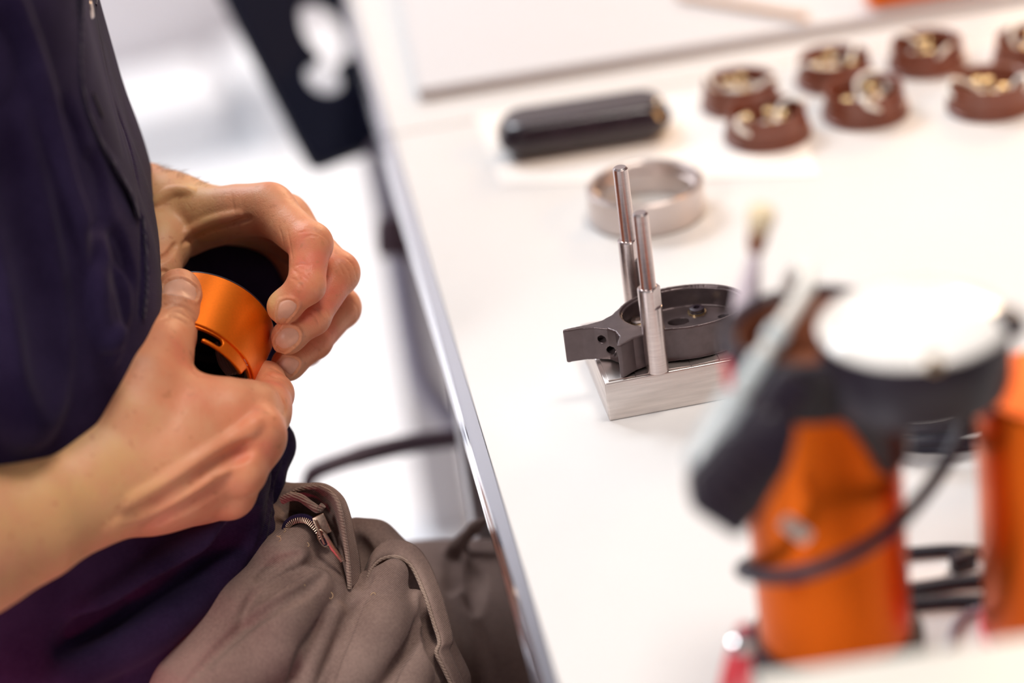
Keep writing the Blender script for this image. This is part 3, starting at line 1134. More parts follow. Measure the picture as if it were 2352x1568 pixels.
# pale strip and cord running along the plug
sp = [W(*q) for q in spline([(1596, 1082, 0.850), (1632, 1010, 0.849), (1672, 945, 0.848), (1700, 900, 0.848)], 6)]
t = thing('white_cord', tuple(sp[0]), 'pale white cord with flat sleeve rising beside the black plug', 'cord')
MB().tube(sp, [0.0035, 0.0052] + [0.0060] * (len(sp) - 4) + [0.0045, 0.0028], 12).obj('flat_sleeve', M['clear'], t)
sp2 = [W(*q) for q in spline([(1700, 900, 0.848), (1742, 835, 0.85), (1775, 780, 0.853), (1812, 725, 0.857), (1845, 672, 0.862), (1856, 635, 0.868), (1840, 615, 0.88), (1815, 640, 0.9), (1800, 700, 0.918)], 6)]
MB().tube(sp2, 0.0029, 12).obj('cord', M['wire_white'], t)
for q in ((1742, 835, 0.85), (1782, 770, 0.853), (1716, 876, 0.848)):
    p = W(*q)
    MB().lathe([(0.0028, -0.004), (0.0042, -0.003), (0.0042, 0.003), (0.0028, 0.004)], p, sp2[8] - sp2[2], 20).obj('ferrule', M['clear'], t)
# lilac clip and brush standing in the collar
b0, b1 = W(1706, 745, 0.925), W(1738, 560, 0.900)
t = thing('small_brush', tuple(b0), 'small brush with tan bristles sticking up from the black head', 'brush')
MB().tube([b0, b0.lerp(b1, 0.4), b0.lerp(b1, 0.8), b1], [0.0052, 0.0050, 0.0026, 0.0022], 14).obj('handle', M['lilac'], t)
d_ = (b1 - b0).normalized()
MB().lathe([(0.0022, -0.004), (0.0036, 0.0), (0.0040, 0.007), (0, 0.007)], b1, d_, 20).obj('ferrule', M['brown'], t)
MB().lathe([(0.0036, 0.006), (0.0050, 0.010), (0.0052, 0.0155), (0.0040, 0.0165), (0, 0.0165)], b1, d_, 20).obj('bristles', M['tan'], t)
# red lead tip beside the cord
p = W(1683, 862, 0.880)
MB().box(p, (0.006, 0.006, 0.013), None, 0.0015).top('red_connector', M['red'], 'small red connector hanging beside the pale cord', 'connector')

# cable wound round the tube
cb_ = [W(*q) for q in spline([(1960, 1190, 1.000), (1860, 1235, 0.985), (1765, 1275, 0.962), (1704, 1308, 0.925), (1762, 1324, 0.889), (1850, 1314, 0.872), (1950, 1276, 0.868), (2040, 1220, 0.874), (2110, 1150, 0.890),
                              (2165, 1075, 0.905), (2203, 1000, 0.915), (2228, 930, 0.920), (2236, 850, 0.915), (2225, 790, 0.905)], 8)]
MB().tube(cb_, 0.0030, 14).top('wrapped_cable', M['cable'], 'black cable looped once round the foreground orange tube', 'cable')
# coil of thin cable behind the tube, lying on the table
cen = ON(2140, 985)
loops = MB()
lp = []
for j in range(5):
    for i in range(24):
        a = 2 * PI * i / 24
        rx, ry = 0.036 - 0.0022 * j, 0.022 + 0.002 * (j % 3)
        th = -0.45 + 0.09 * j
        u, v = rx * math.cos(a), ry * math.sin(a)
        lp.append(Vector((cen.x + 0.004 * (j % 2) + u * math.cos(th) - v * math.sin(th), cen.y - 0.002 * j + u * math.sin(th) + v * math.cos(th), TZ + 0.0024 + 0.0033 * j + 0.003 * (1 + math.cos(a)) * (j > 1))))
MB().tube(lp, 0.0021, 10).top('coiled_cable', M['cable'], 'coil of glossy dark cable on the table between the orange tubes', 'cable')
# straight cables between the tubes
for pts, r, mk, nm, lab in (
        ([(2000, 1275, 0), (2095, 1268, 0), (2180, 1262, 0), (2262, 1266, 0), (2340, 1275, 0)], 0.0024, 'cable', 'cable', 'upper straight black cable crossing between the two orange tubes'),
        ([(2000, 1366, 0), (2100, 1352, 0), (2190, 1336, 0), (2262, 1330, 0), (2350, 1325, 0)], 0.0028, 'cable', 'cable', 'middle black cable crossing between the orange tubes, just below the white tag'),
        ([(2000, 1392, 0), (2110, 1384, 0), (2190, 1378, 0), (2270, 1380, 0), (2350, 1386, 0)], 0.0028, 'cable', 'cable', 'lowest of the straight black cables between the orange tubes'),
        ([(2255, 1398, 0), (2215, 1415, 0), (2190, 1448, 0), (2182, 1500, 0)], 0.0018, 'chair_grey', 'thin_lead', 'thin grey lead curving down in front of the straight cables')):
    P = [ON(x, y, TZ + r + 0.0003) for x, y, _ in spline(pts, 6)]
    MB().tube(P, r, 12).top(nm, M[mk], lab, 'cable')
q = [ON(2078, 1336, TZ + 0.001), ON(2168, 1322, TZ + 0.001), ON(2190, 1284, TZ + 0.001), ON(2096, 1296, TZ + 0.001)]
b = MB().add([Vector((p.x, p.y, TZ + 0.0002)) for p in q] + [Vector((p.x, p.y, TZ + 0.0008)) for p in q], [(3, 2, 1, 0), (4, 5, 6, 7), (0, 1, 5, 4), (1, 2, 6, 5), (2, 3, 7, 6), (3, 0, 4, 7)])
b.top('paper_tag', M['paper'], 'small white paper tag between the straight cables', 'tag', smooth=False)
p = ON(2212, 1290, TZ + 0.004)
MB().box((p.x, p.y, TZ + 0.0045), (0.011, 0.005, 0.008), Matrix.Rotation(0.2, 3, 'Z'), 0.001).top('binder_clip', M['black'], 'small dark clip beside the white paper tag', 'clip')
# cream tray at the very front
q0, q1 = W(1745, 1560, 0.790), W(2420, 1462, 0.790)
ex = (q1 - q0)
ex.z = 0
ln = ex.length
ex.normalize()
ey = Vector((-ex.y, ex.x, 0))
zt_ = (q0.z + q1.z) / 2
t = thing('cream_tray', (q0.x + 0.08, q0.y - 0.05, TZ), 'cream tray blurred in the front right corner', 'tray')
hgt = max(0.02, zt_ - TZ)
Rt = Matrix((ex, ey, Vector((0, 0, 1)))).transposed()
cenT = Vector((q0.x, q0.y, TZ)) + ex * 0.11 - ey * 0.06
MB().box(cenT + Vector((0, 0, hgt / 2 + 0.0003)), (0.22, 0.116, hgt), Rt, 0.004).obj('tray_body', M['cream'], t)
MB().box(cenT + Vector((0, 0, hgt + 0.0006)), (0.224, 0.120, 0.003), Rt, 0.001).obj('tray_rim', M['cream'], t)
# red handled tool left of the tube base
g = [W(*q) for q in spline([(1660, 1640, 0.880), (1672, 1565, 0.888), (1688, 1500, 0.896), (1706, 1452, 0.903), (1716, 1447, 0.906)], 6)]
t = thing('red_pliers', (g[0].x, g[0].y, TZ), 'red handled pliers standing at the foot of the orange tube', 'pliers')
MB().tube(g, 0.0030, 12).obj('handle', M['red'], t)
g2 = [W(*q) for q in spline([(1715, 1650, 0.872), (1712, 1590, 0.880), (1710, 1530, 0.890), (1716, 1480, 0.900)], 6)]
MB().tube(g2, 0.0030, 12).obj('handle', M['red'], t)
p = W(1702, 1478, 0.892)
MB().lathe([(0, 0), (0.0045, 0), (0.0045, 0.003), (0.003, 0.004), (0, 0.004)], p, -Fw, 24).obj('pivot', M['chrome'], t)

# ------------------------------------------------------------------ office chair behind the worker
t = thing('office_chair', (W(960, 900, 1.75).x + 0.12, W(960, 900, 1.75).y, 0), 'dark office chair with slotted back panel pushed under the table', 'chair')
# back panel with two openings, solid slab facing the camera
D0 = 1.72
cor = {'bl': (714, 402), 'br': (940, 316), 'tl': (560, -120), 'tr': (790, -200)}
o0 = W(*cor['bl'], D0)
ux_ = (W(*cor['br'], D0 + 0.03) - o0)
wdt = ux_.length
ux_.normalize()
uy_ = (W(*cor['tl'], D0 + 0.05) - o0)
hgt2 = uy_.length
uy_ = (uy_ - ux_ * uy_.dot(ux_)).normalized()
un = ux_.cross(uy_)
h_ = 0.002
f = Field((-0.008, -0.008, -0.010), (wdt * 1.05 + 0.008, hgt2 + 0.008, 0.024), h_)
X = (f.lo[0] + h_ * np.arange(f.n[0]))[:, None, None]
Y = (f.lo[1] + h_ * np.arange(f.n[1]))[None, :, None]
Z = (f.lo[2] + h_ * np.arange(f.n[2]))[None, None, :]
cxp, cyp = wdt * 1.05 / 2, hgt2 / 2
qx, qy = np.abs(X - cxp) - (cxp - 0.010), np.abs(Y - cyp) - (cyp - 0.010)
d = np.sqrt(np.maximum(qx, 0) ** 2 + np.maximum(qy, 0) ** 2) + np.minimum(np.maximum(qx, qy), 0) - 0.010
d = np.maximum(d, np.abs(Z - 0.006) - 0.009)


def in_panel(px, py):
    dr = Fw + Rw * ((px - 1176) / FPX) - Uw * ((py - 784) / FPX)
    s = (o0 - CAM).dot(un) / dr.dot(un)
    q = CAM + dr * s - o0
    return q.dot(ux_), q.dot(uy_)


for px, py, rx, ry in ((742, 85, 0.0165, 0.028), (740, 190, 0.0140, 0.0145)):
    hx, hy = in_panel(px, py)
    e = (np.sqrt(((X - hx) / rx) ** 2 + ((Y - hy) / ry) ** 2) - 1) * rx
    d = np.maximum(d, -(e + Z * 0))
f.A = np.broadcast_to(d, f.A.shape).astype(np.float32)
V, Q = f.mesh(2)
V = np.array([tuple(o0 + ux_ * v[0] + uy_ * v[1] + un * v[2]) for v in V])
nmesh('back_panel', [(V, Q)], M['chair_black'], t)
MB().tube([W(*q) for q in spline([(858, 325, 1.73), (872, 400, 1.73), (890, 470, 1.72), (908, 540, 1.72)], 5)], 0.0065, 12).obj('upright', M['chair_grey'], t)
MB().lathe([(0, -0.016), (0.013, -0.014), (0.0150, -0.006), (0.0150, 0.006), (0.013, 0.014), (0, 0.016)], W(908, 545, 1.71), Uw, 24).obj('height_knob', M['chair_bar'], t)
MB().tube([W(*q) for q in spline([(908, 545, 1.72), (925, 640, 1.74), (945, 760, 1.76), (975, 880, 1.78), (1040, 960, 1.80), (1120, 985, 1.82), (1500, 1080, 1.84)], 6)], 0.0085, 14).obj('seat_stem', M['chair_grey'], t)
MB().tube([W(*q) for q in spline([(712, 1165, 1.46), (708, 1110, 1.46), (722, 1085, 1.46), (765, 1066, 1.46), (850, 1040, 1.47), (950, 1018, 1.48), (1040, 1006, 1.49), (1150, 990, 1.5)], 6)],
          [0.0045] * 10 + [0.0055] * 12 + [0.0062] * 21, 14).obj('armrest', M['chair_bar'], t)
ch = t.location
sc_ = Vector((ch.x, ch.y, 0))
MB().box((sc_.x + 0.30, sc_.y, 0.455), (0.36, 0.42, 0.05), None, 0.02).obj('seat', M['chair_black'], t)
MB().lathe([(0.02, 0.06), (0.02, 0.43)], (sc_.x + 0.30, sc_.y, 0), n=20).obj('gas_column', M['chair_grey'], t)
for k in range(5):
    a = 2 * PI * k / 5 + 0.3
    e = Vector((sc_.x + 0.30 + 0.24 * math.cos(a), sc_.y + 0.24 * math.sin(a), 0.055))
    lg_ = MB().tube([Vector((sc_.x + 0.30, sc_.y, 0.09)), e], [0.018, 0.011], 10).obj('base_leg', M['chair_grey'], t)
    MB().lathe([(0, -0.011), (0.022, -0.011), (0.025, -0.006), (0.025, 0.006), (0.022, 0.011), (0, 0.011)], Vector((e.x, e.y, 0.025)), (math.sin(a), -math.cos(a), 0), 20).obj('castor', M['chair_black'], lg_)

# pale crates on the floor at the far wall
for (px, py), s, lab in (((390, 345), (0.15, 0.16, 0.09), 'pale crate on the floor near the wall, left one'),
                         ((700, 285), (0.17, 0.16, 0.11), 'pale crate on the floor near the wall, right one')):
    p = ON(px, py, 0)
    t = thing('storage_crate', (p.x, p.y, 0), lab, 'crate', 'pale crates on the floor')
    MB().box((p.x, p.y, s[2] / 2), s, Rw3, 0.01).obj('crate_body', M['cabinet'], t)
    MB().box((p.x, p.y, s[2] + 0.006), (s[0] + 0.02, s[1] + 0.02, 0.014), Rw3, 0.004).obj('lid', M['floor'], t)
# the person follows
# ================================================================== THE PERSON
PR = (-0.30, 1.09, 0.0)
person = thing('person', PR, 'seated person in navy work shirt and brown trousers holding an orange ring', 'person')
mm = 0.001


def ch(f, pts, k=4):
    f.chain([(H(x, y, z), r * mm) for x, y, z, r in pts], k * mm)


# ---------------------------------------------------------------- far (left) hand
fing_far = {
    'index': [(618, 480, 27, 11.2), (712, 562, 3, 10.0), (704, 655, -6, 8.6), (651, 706, -3, 7.6)],
    'middle': [(655, 503, 46, 11.0), (774, 628, 24, 10.2), (717, 728, 10, 8.4), (660, 776, 6, 7.6)],
    'ring': [(690, 555, 70, 10.5), (780, 708, 44, 9.8), (722, 784, 26, 8.2), (660, 838, 18, 7.6)],
    'pinky': [(665, 600, 96, 8.5), (752, 745, 74, 8.2), (705, 805, 58, 7.2), (665, 835, 45, 6.6)],
}
allp = [H(x, y, z) for v in fing_far.values() for x, y, z, r in v] + [H(290, 470, 100), H(330, 740, 0), H(330, 400, 110)]
lo, hi = bounds(allp, 0.022)
ff = Field(lo, hi, 0.00062)
for nm, v in fing_far.items():
    ch(ff, v, 1.2)
    x, y, z, r = v[1]                                   # knuckle swelling
    ff.ell(H(x + 2, y - 2, z), (r * mm * 1.07,) * 3, None, 2.5 * mm)
    x, y, z, r = v[2]
    ff.ell(H(x, y, z), (r * mm * 1.05,) * 3, None, 2.5 * mm)
    # pad of the finger tip
    a, b_ = v[2], v[3]
    ff.ell(H(b_[0] + 4, b_[1] - 4, b_[2] + 1), (b_[3] * mm * 1.02,) * 3, None, 3 * mm)
K = 9
ch(ff, [(330, 480, 72, 24), (395, 492, 58, 19), (470, 492, 44, 12.5), (545, 484, 34, 11.0), (618, 480, 27, 11.2)], K)
ch(ff, [(395, 495, 62, 18), (520, 495, 60, 12), (655, 503, 46, 11)], K)
ch(ff, [(395, 498, 72, 17), (560, 505, 82, 11), (690, 555, 70, 10.5)], K)
ch(ff, [(395, 510, 82, 15), (560, 530, 106, 10), (665, 600, 96, 8.5)], K)
# thumb and its muscle
ch(ff, [(385, 505, 55, 17), (372, 560, 38, 14), (362, 625, 20, 10.5), (350, 690, 8, 9.6), (338, 745, 2, 8.2)], 5)
ch(ff, [(365, 545, 46, 13), (425, 540, 52, 8), (500, 515, 52, 8)], 7)
# tendon lines and web fold
ff.stroke([(420, 560), (470, 530), (530, 512), (575, 500)], 1.3 * mm, 2.0 * mm, 'sub')
ff.stroke([(425, 535), (480, 510), (550, 490)], 1.4 * mm, 3 * mm, 'add')
ff.stroke([(352, 640), (378, 622), (396, 640)], 0.8 * mm, 1.2 * mm, 'sub')
ff.stroke([(352, 600), (385, 585), (405, 560)], 1.0 * mm, 2 * mm, 'sub')
ff.stroke([(350, 470), (395, 440), (440, 440)], 1.2 * mm, 4 * mm, 'add')

# creases on knuckles
CR = 0.42 * mm
for pts in ([(660, 525), (668, 570), (672, 600)], [(668, 612), (690, 640), (668, 640)],
            [(674, 612), (695, 605), (712, 612)],
            [(683, 535), (715, 530), (748, 545), (758, 565)], [(690, 548), (720, 540), (745, 556)],
            [(700, 520), (728, 530), (745, 545)],
            [(672, 640), (694, 660), (690, 690)], [(680, 622), (716, 650), (730, 675)], [(700, 618), (732, 650)],
            [(792, 590), (812, 610), (820, 640)], [(785, 600), (800, 622), (806, 650)], [(778, 606), (790, 632)],
            [(705, 700), (735, 715), (752, 740)], [(700, 712), (725, 728), (735, 752)],
            [(720, 700), (748, 712), (757, 728)],
            [(722, 775), (738, 790), (745, 812)], [(712, 782), (728, 800), (733, 820)],
            [(805, 690), (820, 705), (822, 730)],
            [(640, 520), (648, 545), (652, 570)]):
    ff.stroke(pts, CR, 0.45 * mm, 'sub')

NAILS_F = [  # outline in photo pixels, base end first
    [(643, 692), (662, 687), (678, 693), (683, 704), (672, 722), (652, 744), (641, 742), (636, 728), (638, 706)],
    [(652, 751), (675, 752), (688, 767), (682, 788), (655, 809), (640, 804), (632, 790), (634, 774)],
    [(652, 819), (675, 821), (688, 832), (682, 848), (667, 862), (652, 850), (638, 838)],
]


def nail(field, outline, parent, name='fingernail', lift=0.32, m='nail'):
    c = np.mean(np.array(outline), axis=0)
    ring = [np.array(p) for p in spline(list(outline) + [outline[0]], 4)][:-1]
    rings = [1.0, 0.97, 0.88, 0.7, 0.45, 0.2]
    g0 = field.surf(*c)
    nrm = field.grad(g0)
    V, F_ = [], []
    n = len(ring)
    # groove all around so that the plate sits in the flesh
    for i in range(0, n):
        pass
    for j, s in enumerate(rings):
        for p in ring:
            q = c + (p - c) * s
            w_ = field.surf(*q)
            if w_ is None or (w_ - g0).length > 0.02:
                w_ = field.surf(*(c + (p - c) * s * 0.85)) or g0
            e = [-0.35, 0.12, lift, lift, lift, lift][j] * mm
            V.append(w_ + nrm * e)
    V.append(g0 + nrm * lift * mm)
    for j in range(len(rings) - 1):
        for i in range(n):
            i2 = (i + 1) % n
            F_.append((j * n + i, j * n + i2, (j + 1) * n + i2, (j + 1) * n + i))
    b0 = (len(rings) - 1) * n
    for i in range(n):
        F_.append((b0 + i, b0 + (i + 1) % n, len(V) - 1))
    # light smoothing of the plate
    V = np.array([tuple(v) for v in V])
    nb = [[] for _ in V]
    for f_ in F_:
        for a in range(len(f_)):
            nb[f_[a]].append(f_[(a + 1) % len(f_)])
            nb[f_[(a + 1) % len(f_)]].append(f_[a])
    for it in range(3):
        V2 = V.copy()
        for i in range(n, len(V)):
            V2[i] = 0.4 * V[i] + 0.6 * V[nb[i]].mean(0)
        V = V2
    # outward winding
    a, b_, c_ = V[F_[0][0]], V[F_[0][1]], V[F_[0][2]]
    fn = np.cross(V[F_[-1][1]] - V[F_[-1][0]], V[F_[-1][2]] - V[F_[-1][0]])
    if fn.dot(np.array(nrm)) < 0:
        F_ = [f_[::-1] for f_ in F_]
    return obj(name, V, F_, M[m], parent)


def nail_fold(field, outline):
    ring = spline(list(outline) + [outline[0]], 3)
    c = np.mean(np.array(outline), axis=0)
    pts = [field.surf(*(c + (p - c) * 1.10)) for p in ring]
    pts = [p for p in pts if p is not None]
    for a, b_ in zip(pts[:-1], pts[1:]):
        if (a - b_).length < 0.006:
            field.cone(a, b_, 0.55 * mm, 0.55 * mm, 1.2 * mm, 'add')
    pts = [field.surf(*(c + (p - c) * 1.0)) for p in ring]
    pts = [p for p in pts if p is not None]
    for a, b_ in zip(pts[:-1], pts[1:]):
        if (a - b_).length < 0.006:
            field.cone(a, b_, 0.35 * mm, 0.35 * mm, 0.5 * mm, 'sub')


for o_ in NAILS_F:
    nail_fold(ff, o_)

# ---------------------------------------------------------------- near (right) hand and forearm
fn_ = Field(*bounds([H(-140, 1250, -125), H(420, 600, -25), H(690, 1000, 30), H(500, 1230, 0), H(80, 1380, -100), H(640, 830, 40), H(150, 1050, -110)], 0.024), 0.00085)
ch(fn_, [(-330, 1375, -150, 40), (-60, 1240, -103, 31), (60, 1190, -88, 27.5), (165, 1135, -72, 25.5), (215, 1095, -64, 25.5)], 8)
ch(fn_, [(200, 1100, -66, 25), (400, 1030, -54, 21), (583, 1003, -40, 13.2)], 9)
ch(fn_, [(200, 1105, -66, 25), (400, 1075, -54, 20), (545, 1078, -46, 13.4)], 9)
ch(fn_, [(200, 1110, -64, 24), (380, 1110, -50, 18), (524, 1130, -36, 12.6)], 9)
ch(fn_, [(200, 1115, -60, 23), (340, 1130, -46, 17), (465, 1150, -26, 11.5)], 9)
ch(fn_, [(300, 960, -54, 20), (430, 955, -46, 17.5), (520, 952, -42, 15), (583, 1003, -40, 13.2)], 9)
ch(fn_, [(520, 955, -42, 15), (575, 940, -34, 12.5), (614, 928, -20, 10.6)], 5)
ch(fn_, [(210, 1080, -64, 23), (300, 965, -58, 19.5), (325, 882, -50, 18.5), (356, 816, -38, 16.0), (386, 768, -28, 13.0)], 8)
ch(fn_, [(352, 822, -38, 14.5), (384, 772, -27, 12.4), (398, 728, -20, 11.6), (410, 690, -13, 11.2), (411, 667, -10, 10.6)], 3)
ch(fn_, [(345, 880, -46, 16), (400, 915, -46, 13), (440, 935, -46, 13)], 7)
fn_.ell(H(398, 726, -20), (12.0 * mm,) * 3, None, 3 * mm)
# index finger curling up behind the ring
ch(fn_, [(583, 1003, -40, 13.0), (612, 950, -24, 11.2), (627, 905, -8, 9.6), (612, 872, 8, 8.6), (582, 862, 24, 7.8)], 3)
ch(fn_, [(545, 1078, -46, 13), (550, 1060, -5, 10.5), (530, 1010, 14, 9), (500, 975, 10, 8.2)], 2.5)
ch(fn_, [(524, 1130, -36, 12.4), (515, 1110, 3, 9.8), (480, 1060, 16, 8.8), (450, 1030, 12, 8)], 2.5)
ch(fn_, [(465, 1150, -26, 11.2), (450, 1130, 6, 8.6), (420, 1090, 16, 7.8), (400, 1060, 12, 7)], 2.5)
# knuckles, tendons, veins
fn_.ell(H(600, 985, -47), (10 * mm,) * 3, None, 5 * mm)
fn_.ell(H(560, 1085, -53), (9.5 * mm,) * 3, None, 5 * mm)
fn_.ell(H(535, 1138, -42), (9 * mm,) * 3, None, 4 * mm)
fn_.stroke([(300, 1150), (380, 1110), (470, 1050), (550, 1000), (590, 970)], 1.1 * mm, 6 * mm, 'add', -1.1 * mm)
fn_.stroke([(250, 1210), (350, 1170), (430, 1130), (530, 1070)], 1.1 * mm, 5 * mm, 'add', -1.1 * mm)
fn_.stroke([(300, 1185), (400, 1125), (500, 1060), (570, 1030)], 1.2 * mm, 6 * mm, 'sub', 1.7 * mm)
fn_.stroke([(340, 1205), (430, 1160), (510, 1110)], 1.2 * mm, 6 * mm, 'sub', 1.7 * mm)
for pts in ([(372, 716), (395, 702), (425, 706), (452, 726)], [(380, 728), (405, 716), (440, 735), (455, 752)], [(364, 706), (378, 698), (400, 694)],
            [(425, 712), (447, 735), (452, 757)],
            [(362, 738), (395, 728), (432, 745)], [(436, 812), (445, 826), (440, 840)], [(440, 845), (452, 858), (470, 862)],
            [(612, 838), (634, 848), (652, 862)], [(640, 865), (664, 880), (672, 900)], [(604, 852), (622, 860), (640, 868)], [(640, 900), (655, 935), (648, 960)]):
    fn_.stroke(pts, CR, 0.9 * mm, 'sub')
NAIL_N = [(371, 676), (373, 662), (383, 648), (400, 640), (420, 640), (440, 650), (453, 664), (454, 676), (448, 690), (436, 689), (412, 681), (388, 678)]
nail_fold(fn_, NAIL_N)

# ---------------------------------------------------------------- rest of the body (under the clothes and out of the picture)
fb = Field((-0.62, 0.74, 0.44), (0.02, 1.45, 1.52), 0.0055)


def cw(pts, k=0.02, f=None):
    (f or fb).chain([(Vector(p[:3]), p[3]) for p in pts], k)


for dy in (-0.06, 0.0, 0.06):
    cw([(-0.27, 1.09 + dy, 0.56, 0.085), (-0.255, 1.09 + dy, 0.75, 0.080), (-0.27, 1.09 + dy, 0.95, 0.088), (-0.29, 1.09 + dy * 1.3, 1.08, 0.075)])
cw([(-0.30, 0.92, 1.10, 0.055), (-0.30, 1.26, 1.10, 0.055)], 0.03)
cw([(-0.30, 1.09, 1.10, 0.058), (-0.28, 1.09, 1.22, 0.054)], 0.03)
fb.ell((-0.265, 1.09, 1.33), (0.095, 0.075, 0.118), None, 0.02)
fb.ell((-0.225, 1.09, 1.27), (0.055, 0.052, 0.055), None, 0.02)
cw([(-0.175, 1.09, 1.345, 0.008), (-0.155, 1.09, 1.310, 0.014)], 0.012)
fb.ell((-0.275, 1.015, 1.325), (0.016, 0.008, 0.030), None, 0.006)
fb.ell((-0.275, 1.165, 1.325), (0.016, 0.008, 0.030), None, 0.006)
cw([(-0.163, 1.075, 1.262, 0.006), (-0.163, 1.105, 1.262, 0.006)], 0.006)
# near arm: shoulder, elbow, into the forearm
el = H(-330, 1375, -150)
cw([(-0.30, 0.92, 1.10, 0.055), (-0.36, 0.87, 0.95, 0.047), (el.x, el.y, el.z, 0.040)], 0.02)
cw([(el.x, el.y, el.z, 0.040), (*H(-100, 1262, -110), 0.031)], 0.01)
# far arm
cw([(-0.30, 1.26, 1.10, 0.055), (-0.31, 1.33, 0.97, 0.047), (-0.27, 1.33, 0.86, 0.040), (*H(300, 478, 85), 0.0235)], 0.015)
for s_ in (0.0, 1.0):
    cw([(-0.27, 1.01 + 0.13 * s_, 0.56, 0.070), (-0.08, 0.965 + 0.12 * s_, 0.55, 0.050)], 0.02)
Vb, Qb = fb.mesh(2)
Vf, Qf = ff.mesh(1)
Vn, Qn = fn_.mesh(1)


def hp(x, y, z):
    return H(x, y, z)


tones = []
for v in fing_far.values():
    for (x, y, z, r), s, a in zip(v, (11, 10, 9, 7), (0.22, 0.34, 0.34, 0.15)):
        tones.append((H(x, y, z), s * mm, a))
tones += [(H(640, 440, 22), 12 * mm, 0.12), (H(628, 690, -6), 5 * mm, -0.75), (H(645, 795, 4), 4 * mm, -0.2), (H(450, 470, 40), 18 * mm, -0.30), (H(390, 540, 40), 16 * mm, -0.1),
          (H(700, 600, -5), 12 * mm, 0.25), (H(760, 680, 12), 14 * mm, 0.25)]
tones += [(H(600, 985, -52), 12 * mm, 0.28), (H(565, 1080, -58), 12 * mm, 0.18), (H(525, 1140, -45), 13 * mm, 0.12), (H(430, 690, -18), 9 * mm, 0.25), (H(390, 790, -45), 16 * mm, 0.22),
          (H(640, 890, -15), 12 * mm, 0.45), (H(420, 880, -60), 16 * mm, 0.15), (H(480, 1000, -62), 22 * mm, 0.18), (H(60, 1180, -115), 34 * mm, -0.22), (H(200, 1130, -90), 26 * mm, -0.18), (H(280, 1000, -75), 18 * mm, -0.12),
          (H(375, 680, -20), 5 * mm, -0.2)]
body = nmesh('body', [(Vb, Qb), (Vf, Qf), (Vn, Qn)], M['skin'], person, tones)
for o_ in NAILS_F:
    nail(ff, o_, body)
nail(fn_, NAIL_N, body, 'thumbnail', 0.30)
# hair cap and eyes (the head is above the picture)
fh = Field((-0.40, 0.98, 1.24), (-0.14, 1.20, 1.48), 0.004)
fh.ell((-0.278, 1.09, 1.345), (0.100, 0.084, 0.120), None, 0.0)
fh.ell((-0.165, 1.09, 1.28), (0.085, 0.105, 0.105), None, 0.01, 'sub')
fh.ell((-0.30, 1.09, 1.20), (0.12, 0.12, 0.07), None, 0.01, 'sub')
nmesh('hair', [fh.mesh(2)], M['hair'], person)
for dy in (-0.030, 0.030):
    MB().lathe([(0.0001, 0.012), (0.006, 0.0104), (0.0104, 0.006), (0.012, 0.0), (0.0104, -0.006), (0.0001, -0.012)], (-0.186, 1.09 + dy, 1.335), (1, 0, 0), 20).obj('eye', M['ink'], person)

# fine hairs on the far wrist
hb_ = MB()
for k in range(70):
    px, py = random.uniform(350, 470), 0
    top_ = None
    for y_ in range(370, 470, 3):
        s = ff.surf(px, y_)
        if s is not None:
            top_ = (px, y_ + random.uniform(0, 14), s)
            break
    if top_ is None:
        continue
    s = ff.surf(top_[0], top_[1])
    if s is None:
        continue
    g_ = ff.grad(s)
    d1 = (g_ + Rw * random.uniform(1.2, 2.6) + Uw * random.uniform(-0.3, 0.1)).normalized()
    ln = random.uniform(0.002, 0.0045)
    hb_.tube([s - g_ * 0.0003, s + d1 * ln * 0.5, s + d1 * ln + Rw * ln * 0.3], [0.00008, 0.00006, 0.00003], 3)
tag(hb_.obj('arm_hair', M['hair'], body), kind='stuff')

# ---------------------------------------------------------------- shirt
fs = Field((-0.335, 0.905, 0.60), (-0.06, 1.235, 1.10), 0.0014)
for dy in (-0.05, 0.0, 0.05):
    cw([(-0.262, 1.09 + dy, 1.16, 0.105), (-0.249, 1.09 + dy, 0.98, 0.105), (-0.240, 1.085 + dy, 0.85, 0.104), (-0.243, 1.08 + dy, 0.74, 0.104), (-0.262, 1.08 + dy, 0.62, 0.105)], 0.01, fs)
ch(fs, [(330, 700, 70, 30), (420, 800, 78, 34), (520, 960, 62, 24), (612, 1022, 42, 15)], 12)
ch(fs, [(330, 620, 95, 22), (480, 630, 95, 17), (590, 660, 98, 15), (600, 760, 92, 18)], 14)
ch(fs, [(380, 1080, 40, 40), (520, 1090, 34, 24), (590, 1110, 28, 12)], 12)
ch(fs, [(280, 1230, 5, 42), (440, 1220, 6, 35), (500, 1235, 8, 27)], 14)
ch(fs, [(200, 1380, -12, 42), (330, 1370, -6, 38), (400, 1360, 0, 28)], 14)
ch(fs, [(100, 1520, -25, 45), (220, 1520, -14, 40)], 14)


def fold(f, pix, r, k, op='add', depth=0.0):
    f.stroke(pix, r * mm, k * mm, op, depth * mm, 6)


fold(fs, [(20, -40), (95, 200), (150, 420), (215, 600), (265, 800)], 3.6, 8)
fold(fs, [(95, 60), (180, 330), (240, 500), (285, 690), (262, 830)], 2.6, 5)
fold(fs, [(65, -40), (150, 260), (205, 440), (252, 640)], 3.4, 9, 'sub')
fold(fs, [(-40, 200), (30, 520), (60, 800), (60, 980)], 8, 20)
fold(fs, [(0, 100), (70, 420), (130, 700), (150, 950)], 6, 18, 'sub')
fold(fs, [(130, -20), (205, 330), (262, 520), (300, 640)], 3, 7, 'sub')
fold(fs, [(235, 560), (225, 700), (245, 780), (275, 760)], 2.4, 6, 'add')
